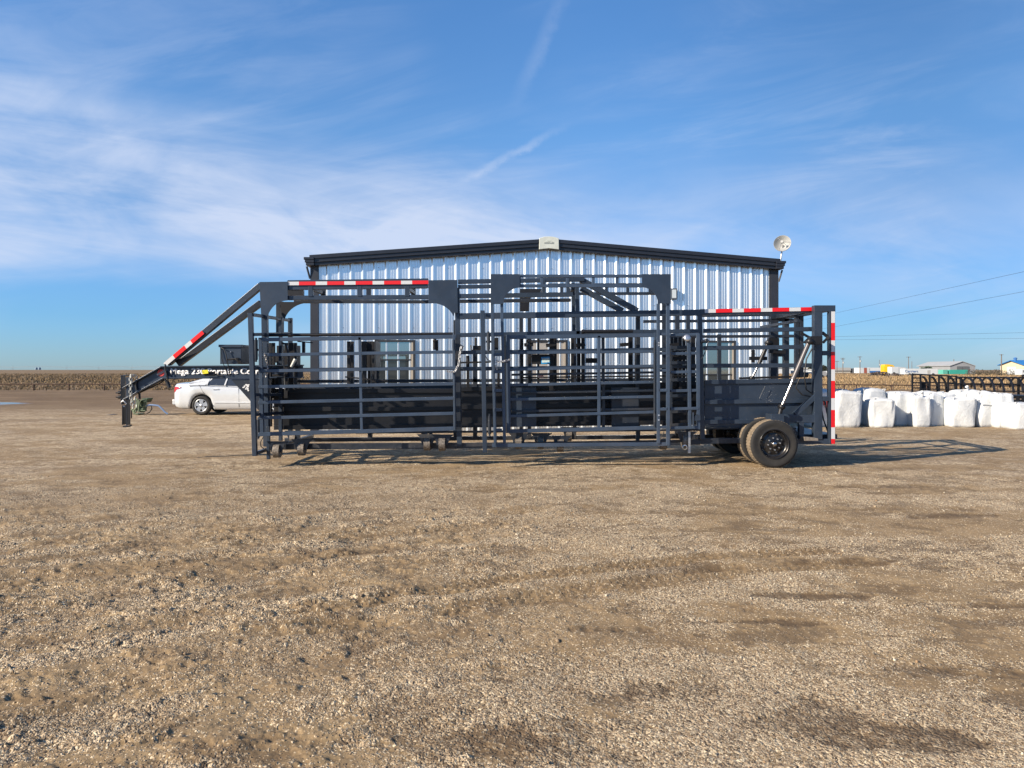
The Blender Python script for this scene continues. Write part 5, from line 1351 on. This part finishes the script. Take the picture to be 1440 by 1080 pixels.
# ------------------------------------------------------------ far yard on the right
def m_(n, c, r=.6, v=.05): return mat(n, c, r, 0, var=v, vscale=.4)
GREYM = m_('far grey metal', (.42, .42, .40)); GREY2 = m_('far gable metal', (.30, .31, .32)); DARK = m_('far door', (.12, .13, .14)); OFFW = m_('far white', (.62, .65, .66)); CREAM = m_('cream siding', (.72, .60, .40)); BLUER = m_('blue roof', (.03, .20, .52), .4); TEAL = m_('teal container', (.05, .38, .30)); YEL2 = m_('yellow cab', (.80, .47, .015), .4); REDC = m_('faded red container', (.40, .12, .08)); BLUEC = m_('blue skirt', (.04, .16, .42)); BEIGE = m_('beige wall', (.48, .45, .38))
def boxpx(b, x0, x1, yt, yb, D, dep):
    p = W(x0, yb, D); q = W(x1, yt, D); b.box((p.x, D, p.z), (q.x, D+dep, q.z))
def gz(D): return 520+HC*F/D      # pixel row of the ground at D
# long low shed
D = 380; r = thing('long_shed', 'long low pale shed with grey end far behind the rear of the trailer', 'shed', W(1180, gz(D), D))
b = MB(); boxpx(b, 1140, 1196, 518.2, gz(D), D, 12); b.build('wall', BEIGE, r)
b = MB(); b.prism(polypx([(1139, 521.2), (1197, 521.2), (1196, 517.0), (1140, 517.0)], D-.5), 0, 13); b.build('roof', GREYM, r)
b = MB(); boxpx(b, 1198, 1207, 518, gz(D), D, 8); b.build('end_bay', DARK, r)
D = 360
for x0, x1, m, nm, lab in ((1209, 1215, OFFW, 'shipping_container', 'small pale container left of the faded red one in the far yard'), (1215.3, 1219, REDC, 'shipping_container', 'faded red container in the far yard'), (1219.4, 1223, OFFW, 'shipping_container', 'white container between the red container and the blue skirted trailer')):
    b = MB(); boxpx(b, x0, x1, 517.2, gz(D), D, 6); 
    for i in range(5): b.bar(x0+.3+(x1-x0)*i/5, 517.4, x0+.3+(x1-x0)*i/5, gz(D), .15, D-.08, dep=.1)
    o = b.build(nm, m, None); prop(o, lab, 'container', 'containers in the far yard')
r = thing('box_trailer', 'white box trailer with a blue lower skirt far behind the bags', 'trailer', W(1231, gz(D), D))
b = MB(); boxpx(b, 1223.4, 1240, 517, 521.5, D, 2.6); b.build('body', OFFW, r); b = MB(); boxpx(b, 1223.4, 1240, 521.5, 524, D, 2.6); b.build('skirt', BLUEC, r)
b = MB()
for x in (1226, 1237): b.cyl(W(x, 524.2, D), W(x, 524.2, D+.3), .45, 12)
b.build('wheel', HOSE, r)
# yellow truck
D = 232; r = thing('semi_truck', 'yellow lorry tractor with a tall sleeper cab parked in the far yard', 'lorry', W(1251, gz(D), D))
b = MB(); b.prism(polypx([(1243.7, 526.8), (1243.7, 515), (1244.5, 512.6), (1249, 512.2), (1256, 513.4), (1259.5, 516.5), (1260, 526.8)], D), 0, 2.5); b.build('cab', YEL2, r, bevel=.05)
b = MB(); boxpx(b, 1244.6, 1248, 513.6, 526, D-.03, .02); b.build('sleeper_panel', m_('bright yellow', (.9, .62, .02), .4), r)
b = MB(); boxpx(b, 1252, 1254.5, 515, 516.8, D-.03, .02); b.build('window', DARK, r)
for x in (1246, 1257):
    b = MB(); b.cyl(W(x, 525.1, D-.1), W(x, 525.1, D+.3), .5, 16); b.build('wheel', HOSE, r)
D = 222; r = thing('box_truck', 'white box lorry standing between the yellow lorry and the lettered trailer', 'lorry', W(1265, gz(D), D))
b = MB(); boxpx(b, 1254, 1263, 515.8, 526.4, D, 2.5); b.build('front_panel', OFFW, r); b = MB(); b.prism(polypx([(1263.2, 526.8), (1263.2, 515.8), (1273, 516.6), (1275.5, 518.8), (1275.5, 526.8)], D), 0, 2.5); b.build('body', m_('grey white', (.52, .56, .58)), r)
b = MB(); boxpx(b, 1271.5, 1275.3, 521.5, 525, D-.03, .02); b.build('window', DARK, r)
b = MB(); boxpx(b, 1254, 1276, 526.8, 527.5, D+.2, 1.5)
b.build('frame', HOSE, r)
for x in (1257, 1267, 1274):
    b = MB(); b.cyl(W(x, 525.5, D-.1), W(x, 525.5, D+.3), .48, 16); b.build('wheel', HOSE, r)
D = 205; r = thing('semi_trailer', 'white semi trailer with blue lettering on its side in the far yard', 'trailer', W(1297, gz(D), D))
b = MB(); boxpx(b, 1273, 1318.5, 518.4, 526.2, D, 2.6); b.build('body', OFFW, r)
b = MB(); boxpx(b, 1304.2, 1308.4, 520.6, 525.8, D-.02, .03); b.build('door', GREYM, r)
for x in (1279, 1283, 1312):
    b = MB(); b.cyl(W(x, 527.0, D-.1), W(x, 527.0, D+.4), .45, 14); b.build('wheel', HOSE, r)
text_obj('Carriers', 'lettering', m_('blue letters', (.10, .20, .42)), r, W(1272.5, 523.6, D-.06), 18.5*D/F, 3.4*D/F, ext=.03)
# brush pile
def leafball(name, c, a, h, dpt, n, sz, cols, parent=None, label=None, cat=None, group=None, seed=1, spread=1.0, base=0.0):
    r_ = random.Random(seed); b = MB()
    for i in range(n):
        while True:
            u = Vector((r_.uniform(-1, 1), r_.uniform(-1, 1), r_.uniform(-1, 1)))
            if u.length < 1: break
        g = mnoise.noise(Vector((u.x*2.1, u.y*2.1, u.z*2.1))+Vector((seed*5.1, 0, 0)))
        if g < -.18 and r_.random() < .85: continue
        u = u*(1+.35*g)
        p = Vector((c[0]+u.x*a, c[1]+u.y*dpt, c[2]+max(base, u.z)*h if base > -1 else c[2]+u.z*h))
        d1 = Vector((r_.gauss(0, 1), r_.gauss(0, 1), r_.gauss(0, 1))).normalized(); d2 = d1.orthogonal().normalized(); s = sz*r_.uniform(.5, 1.4)
        b.cur = r_.randrange(len(cols)); b.add([p-d1*s, p+d2*s*.6, p+d1*s, p-d2*s*.5], [(0, 1, 2, 3)])
    o = b.build(name, cols, parent, fix=False)
    if label: prop(o, label, cat, group)
    return o
BR = [m_('brush brown', (.10, .07, .055), .9), m_('brush grey', (.17, .14, .12), .9), m_('brush dark', (.05, .04, .035), .9)]
leafball('brush_pile', W(1238, 529.2, 190), 3.4, 1.15, 2.0, 900, .32, BR, None, 'low dark pile of brush and rubble in front of the yellow lorry', 'brush pile', seed=3)
leafball('brush_pile', W(1257, 529.0, 180), 1.6, .7, 1.4, 380, .25, BR, None, 'smaller dark brush pile below the yellow lorry, right of the larger pile', 'brush pile', seed=5)
# grey steel building
D = 262; r = thing('steel_building', 'large grey steel building with a gabled end and dark doors in the far yard', 'building', W(1330, gz(D), D))
b = MB(); b.prism(polypx([(1335.6, 514.9), (1335.4, 514.1), (1353.8, 507.9), (1353.8, 508.4)], D-.8), 0, 21.5); b.build('roof', m_('far roof', (.40, .41, .41)), r)
b = MB(); b.prism(polypx([(1353.85, 508.4), (1353.85, 507.9), (1372.3, 514.1), (1372.1, 514.9)], D-.8), 0, 21.5); b.build('roof', m_('far roof', (.40, .41, .41)), r)
b = MB(); b.prism(polypx([(1336.2, gz(D)), (1336.2, 514.4), (1353.8, 508.4), (1371.5, 514.4), (1371.5, gz(D))], D-.5), 0, 20); b.build('gable_wall', GREY2, r)
b = MB()
for x0, x1 in ((1345.8, 1353.2), (1353.8, 1363)): boxpx(b, x0, x1, 515.2, gz(D), D-.62, .1)
b.build('door', DARK, r)
leafball('evergreen_shrub', W(1303, 518.6, 250), 2.0, .9, 1.2, 220, .35, [m_('dark green', (.03, .06, .04), .9), m_('mid green', (.05, .09, .05), .9)], None, 'low dark green clump in front of the grey steel building', 'shrub', seed=9, base=-2)
D = 225
for x0, x1, m, lab in ((1326.2, 1332.8, m_('pale teal', (.12, .45, .36)), 'short pale teal container left of the long teal one'), (1335, 1361, TEAL, 'long teal container in front of the grey steel building')):
    b = MB(); boxpx(b, x0, x1, 520.0, gz(D)-1.4, D, 2.6)
    k_ = int((x1-x0)/1.3)
    for i in range(k_): b.bar(x0+.6+i*1.3, 520.2, x0+.6+i*1.3, gz(D)-1.5, .25, D-.05, dep=.06)
    o = b.build('shipping_container', m, None); prop(o, lab, 'container', 'containers in the far yard')
# shrubs row
SH = [m_('shrub olive', (.085, .075, .042), .95), m_('shrub brown', (.13, .095, .06), .95), m_('shrub dark', (.045, .05, .03), .95)]
rs = random.Random(21); pos = ['first', 'second', 'third', 'fourth', 'fifth', 'sixth', 'seventh', 'eighth', 'ninth']
for i in range(9):
    x = 1364+i*9.3+rs.uniform(-1, 1); D = 215+rs.uniform(-4, 6)
    leafball('shrub', W(x, gz(D)-1.2, D), 1.45, 1.35+rs.uniform(-.2, .35), 1.2, 520, .16, SH, None, pos[i]+' olive brown shrub from the left in the row beside the cream building', 'shrub', 'shrub row by the cream building', seed=30+i, base=-1.5)
# cream building with blue roof
D = 240; r = thing('cream_building', 'cream building with a bright blue roof at the right edge of the picture', 'building', W(1432, gz(D), D))
XN = 166.4; EH, RH = 3.15, 4.62
def yzprism(b, poly, x0, x1):
    n = len(poly); b.add([(x0, y, z) for y, z in poly]+[(x1, y, z) for y, z in poly], [tuple(range(n)), tuple(reversed(range(n, 2*n)))]+[(j, j+n, (j+1) % n+n, (j+1) % n) for j in range(n)])
b = MB(); yzprism(b, [(240, -.1), (252, -.1), (252, EH), (246, RH), (240, EH)], XN, XN+26); b.build('wall', CREAM, r)
b = MB(); yzprism(b, [(239.4, EH-.1), (239.4, EH+.1), (246, RH+.22), (246, RH+.02)], XN-.7, XN+26.5); b.build('roof', BLUER, r)
b = MB(); yzprism(b, [(246.01, RH+.02), (246.01, RH+.22), (252.6, EH+.1), (252.6, EH-.1)], XN-.7, XN+26.5); b.build('roof', BLUER, r)
b = MB(); b.box((XN-.06, 244.2, 0), (XN+.02, 248.6, 2.6)); b.build('door', OFFW, r)
b = MB(); yzprism(b, [(238.2, 1.75), (238.2, 1.85), (239.98, 2.35), (239.98, 2.25)], XN+1.5, XN+20); b.build('awning', BLUER, r)
b = MB(); b.lathe((XN+1.0, 246, RH+.15), (0, 0, 1), [(0, .5), (.5, .4), (.7, .7), (1.0, .1)], 10); b.build('roof_vent', BLUEC, r)
b = MB(); p = W(1438, 527.5, 150); b.box((p.x-.3, 150, p.z), (p.x+2.2, 152, p.z+1.2)); o = b.build('pickup_truck', OFFW, None, bevel=.15); prop(o, 'small white pickup cut by the right edge in front of the cream building', 'pickup')
b = MB(); b.box((p.x+.1, 149.97, p.z+.55), (p.x+1.5, 149.99, p.z+1.0)); b.build('window', DARK, o)
for dx in (.2, 1.7):
    b = MB(); b.cyl((p.x+dx, 149.9, .33), (p.x+dx, 150.2, .33), .33, 14); b.build('wheel', HOSE, o)
# utility poles and wires
PW = m_('pole wood', (.17, .14, .12), .9)
def pole(x, yt, D, lab, arms=1, tr=False):
    r = thing('utility_pole', lab, 'utility pole', W(x, gz(D), D), 'utility poles on the right horizon')
    b = MB(); b.cyl(W(x, gz(D), D), W(x, yt, D), .17, 8, r2=.12); b.build('shaft', PW, r)
    for i in range(arms):
        z = yt+.9+i*1.6; b = MB(); h = 3.2 if i == 0 else 2.4; b.bar(x-h, z, x+h, z, .5, D-.2); b.build('cross_arm', PW, r)
    if tr: b = MB(); b.cyl(W(x+.8, yt+8, D-.4), W(x+.8, yt+5.8, D-.4), .25, 10); b.build('transformer', GREYM, r)
pole(1185.3, 503, 290, 'utility pole with two cross arms nearest the rear of the trailer', 2, True)
pole(1209.3, 501, 255, 'utility pole with a transformer left of the faded red container', 1, True)
pole(1236.6, 506, 420, 'thin bare utility pole above the blue skirted trailer', 0, True)
pole(1277.6, 501.3, 300, 'utility pole with one cross arm behind the lettered white trailer', 1)
pole(1282.3, 508, 440, 'thin distant pole just right of the lettered trailer pole', 0)
pole(1341.3, 505, 300, 'bare pole in front of the grey steel building', 0)
pole(1408.3, 498, 214, 'tall utility pole in front of the cream building', 1)
pole(1177, 507.4, 330, 'utility pole with one cross arm seen just past the rear strip', 1)
WIRE = mat('wire', (.03, .03, .035), .6)
def wire(pts, rad, lab, sag=0.0):
    P = []
    for (x0, y0, D0), (x1, y1, D1) in zip(pts[:-1], pts[1:]):
        a = W(x0, y0, D0); c = W(x1, y1, D1)
        for i in range(13):
            t = i/12; q = a.lerp(c, t); q.z -= sag*4*t*(1-t); P.append(q)
    b = MB(); b.tube(P, rad, 5); o = b.build('power_line', WIRE, None); prop(o, lab, 'power line', 'overhead power lines')
wire([(1000, 478, 150), (1176, 440, 96), (1440, 382, 55), (1560, 355, 46)], .011, 'upper of the two steep power lines rising to the right')
wire([(1000, 490, 160), (1176, 459, 98), (1440, 410, 56), (1560, 386, 46)], .011, 'lower of the two steep power lines rising to the right')
wire([(1000, 477, 170), (1500, 466.5, 150)], .02, 'upper of the two nearly level power lines on the right')
wire([(1000, 479, 190), (1500, 475.5, 170)], .02, 'lower of the two nearly level power lines on the right')
# distant trees behind the trailer tail
def tree(x, D, h, w, lab, seed):
    r = thing('tree', lab, 'tree', W(x, gz(D), D)); b = MB(); b.cyl(W(x, gz(D), D), W(x, gz(D), D)+Vector((0, 0, h*.6)), .25, 8, r2=.1); b.build('trunk', PW, r)
    g = W(x, gz(D), D); leafball('crown', (g.x, g.y, h*.58), w, h*.42, w, 900, .30, [m_('tree green', (.045, .055, .03), .95), m_('tree dark', (.03, .035, .022), .95)], r, seed=seed, base=-2)
tree(1158.5, 320, 3.6, 1.3, 'small round dark tree seen inside the rear frame of the trailer', 51); tree(1141, 330, 3.4, 1.5, 'small dark tree seen through the rear rails left of the cylinder', 52)
D = 300
for x0, x1, yt, lab in ((1094, 1112, 516, 'low pale shed seen through the far rear posts'), (1118, 1136, 517, 'white flat shed seen behind the hydraulic hoses'), (1144, 1150, 519, 'small white tank like shed left of the small round tree')):
    r = thing('far_shed', lab, 'shed', W((x0+x1)/2, gz(D), D), 'sheds on the horizon'); b = MB(); boxpx(b, x0, x1, yt+1.5, gz(D), D, 6); b.build('wall', OFFW, r)
    b = MB(); b.prism(polypx([(x0-.5, yt+1.6), ((x0+x1)/2, yt), (x1+.5, yt+1.6)], D-.3), 0, 6.5); b.build('roof', GREYM, r)
# vehicles parked beyond the field, seen between the rear posts
for x, D, m, lab in ((1160, 150, GREY2, 'small dark vehicle seen beyond the rear frame of the trailer'), (1166, 170, OFFW, 'small pale vehicle right of the dark one beyond the rear frame')):
    g = W(x, gz(D), D); b = MB(); b.prism([(g.x-.9, D, .35), (g.x+.9, D, .35), (g.x+.9, D, .8), (g.x+.4, D, .85), (g.x+.2, D, 1.3), (g.x-.6, D, 1.3), (g.x-.9, D, .85)], 0, 1.7); o = b.build('parked_car', m, None, bevel=.05); prop(o, lab, 'car')
    for dx in (-.55, .55):
        b = MB(); b.cyl((g.x+dx, D-.05, .3), (g.x+dx, D+.1, .3), .3, 12); b.build('wheel', HOSE, o)
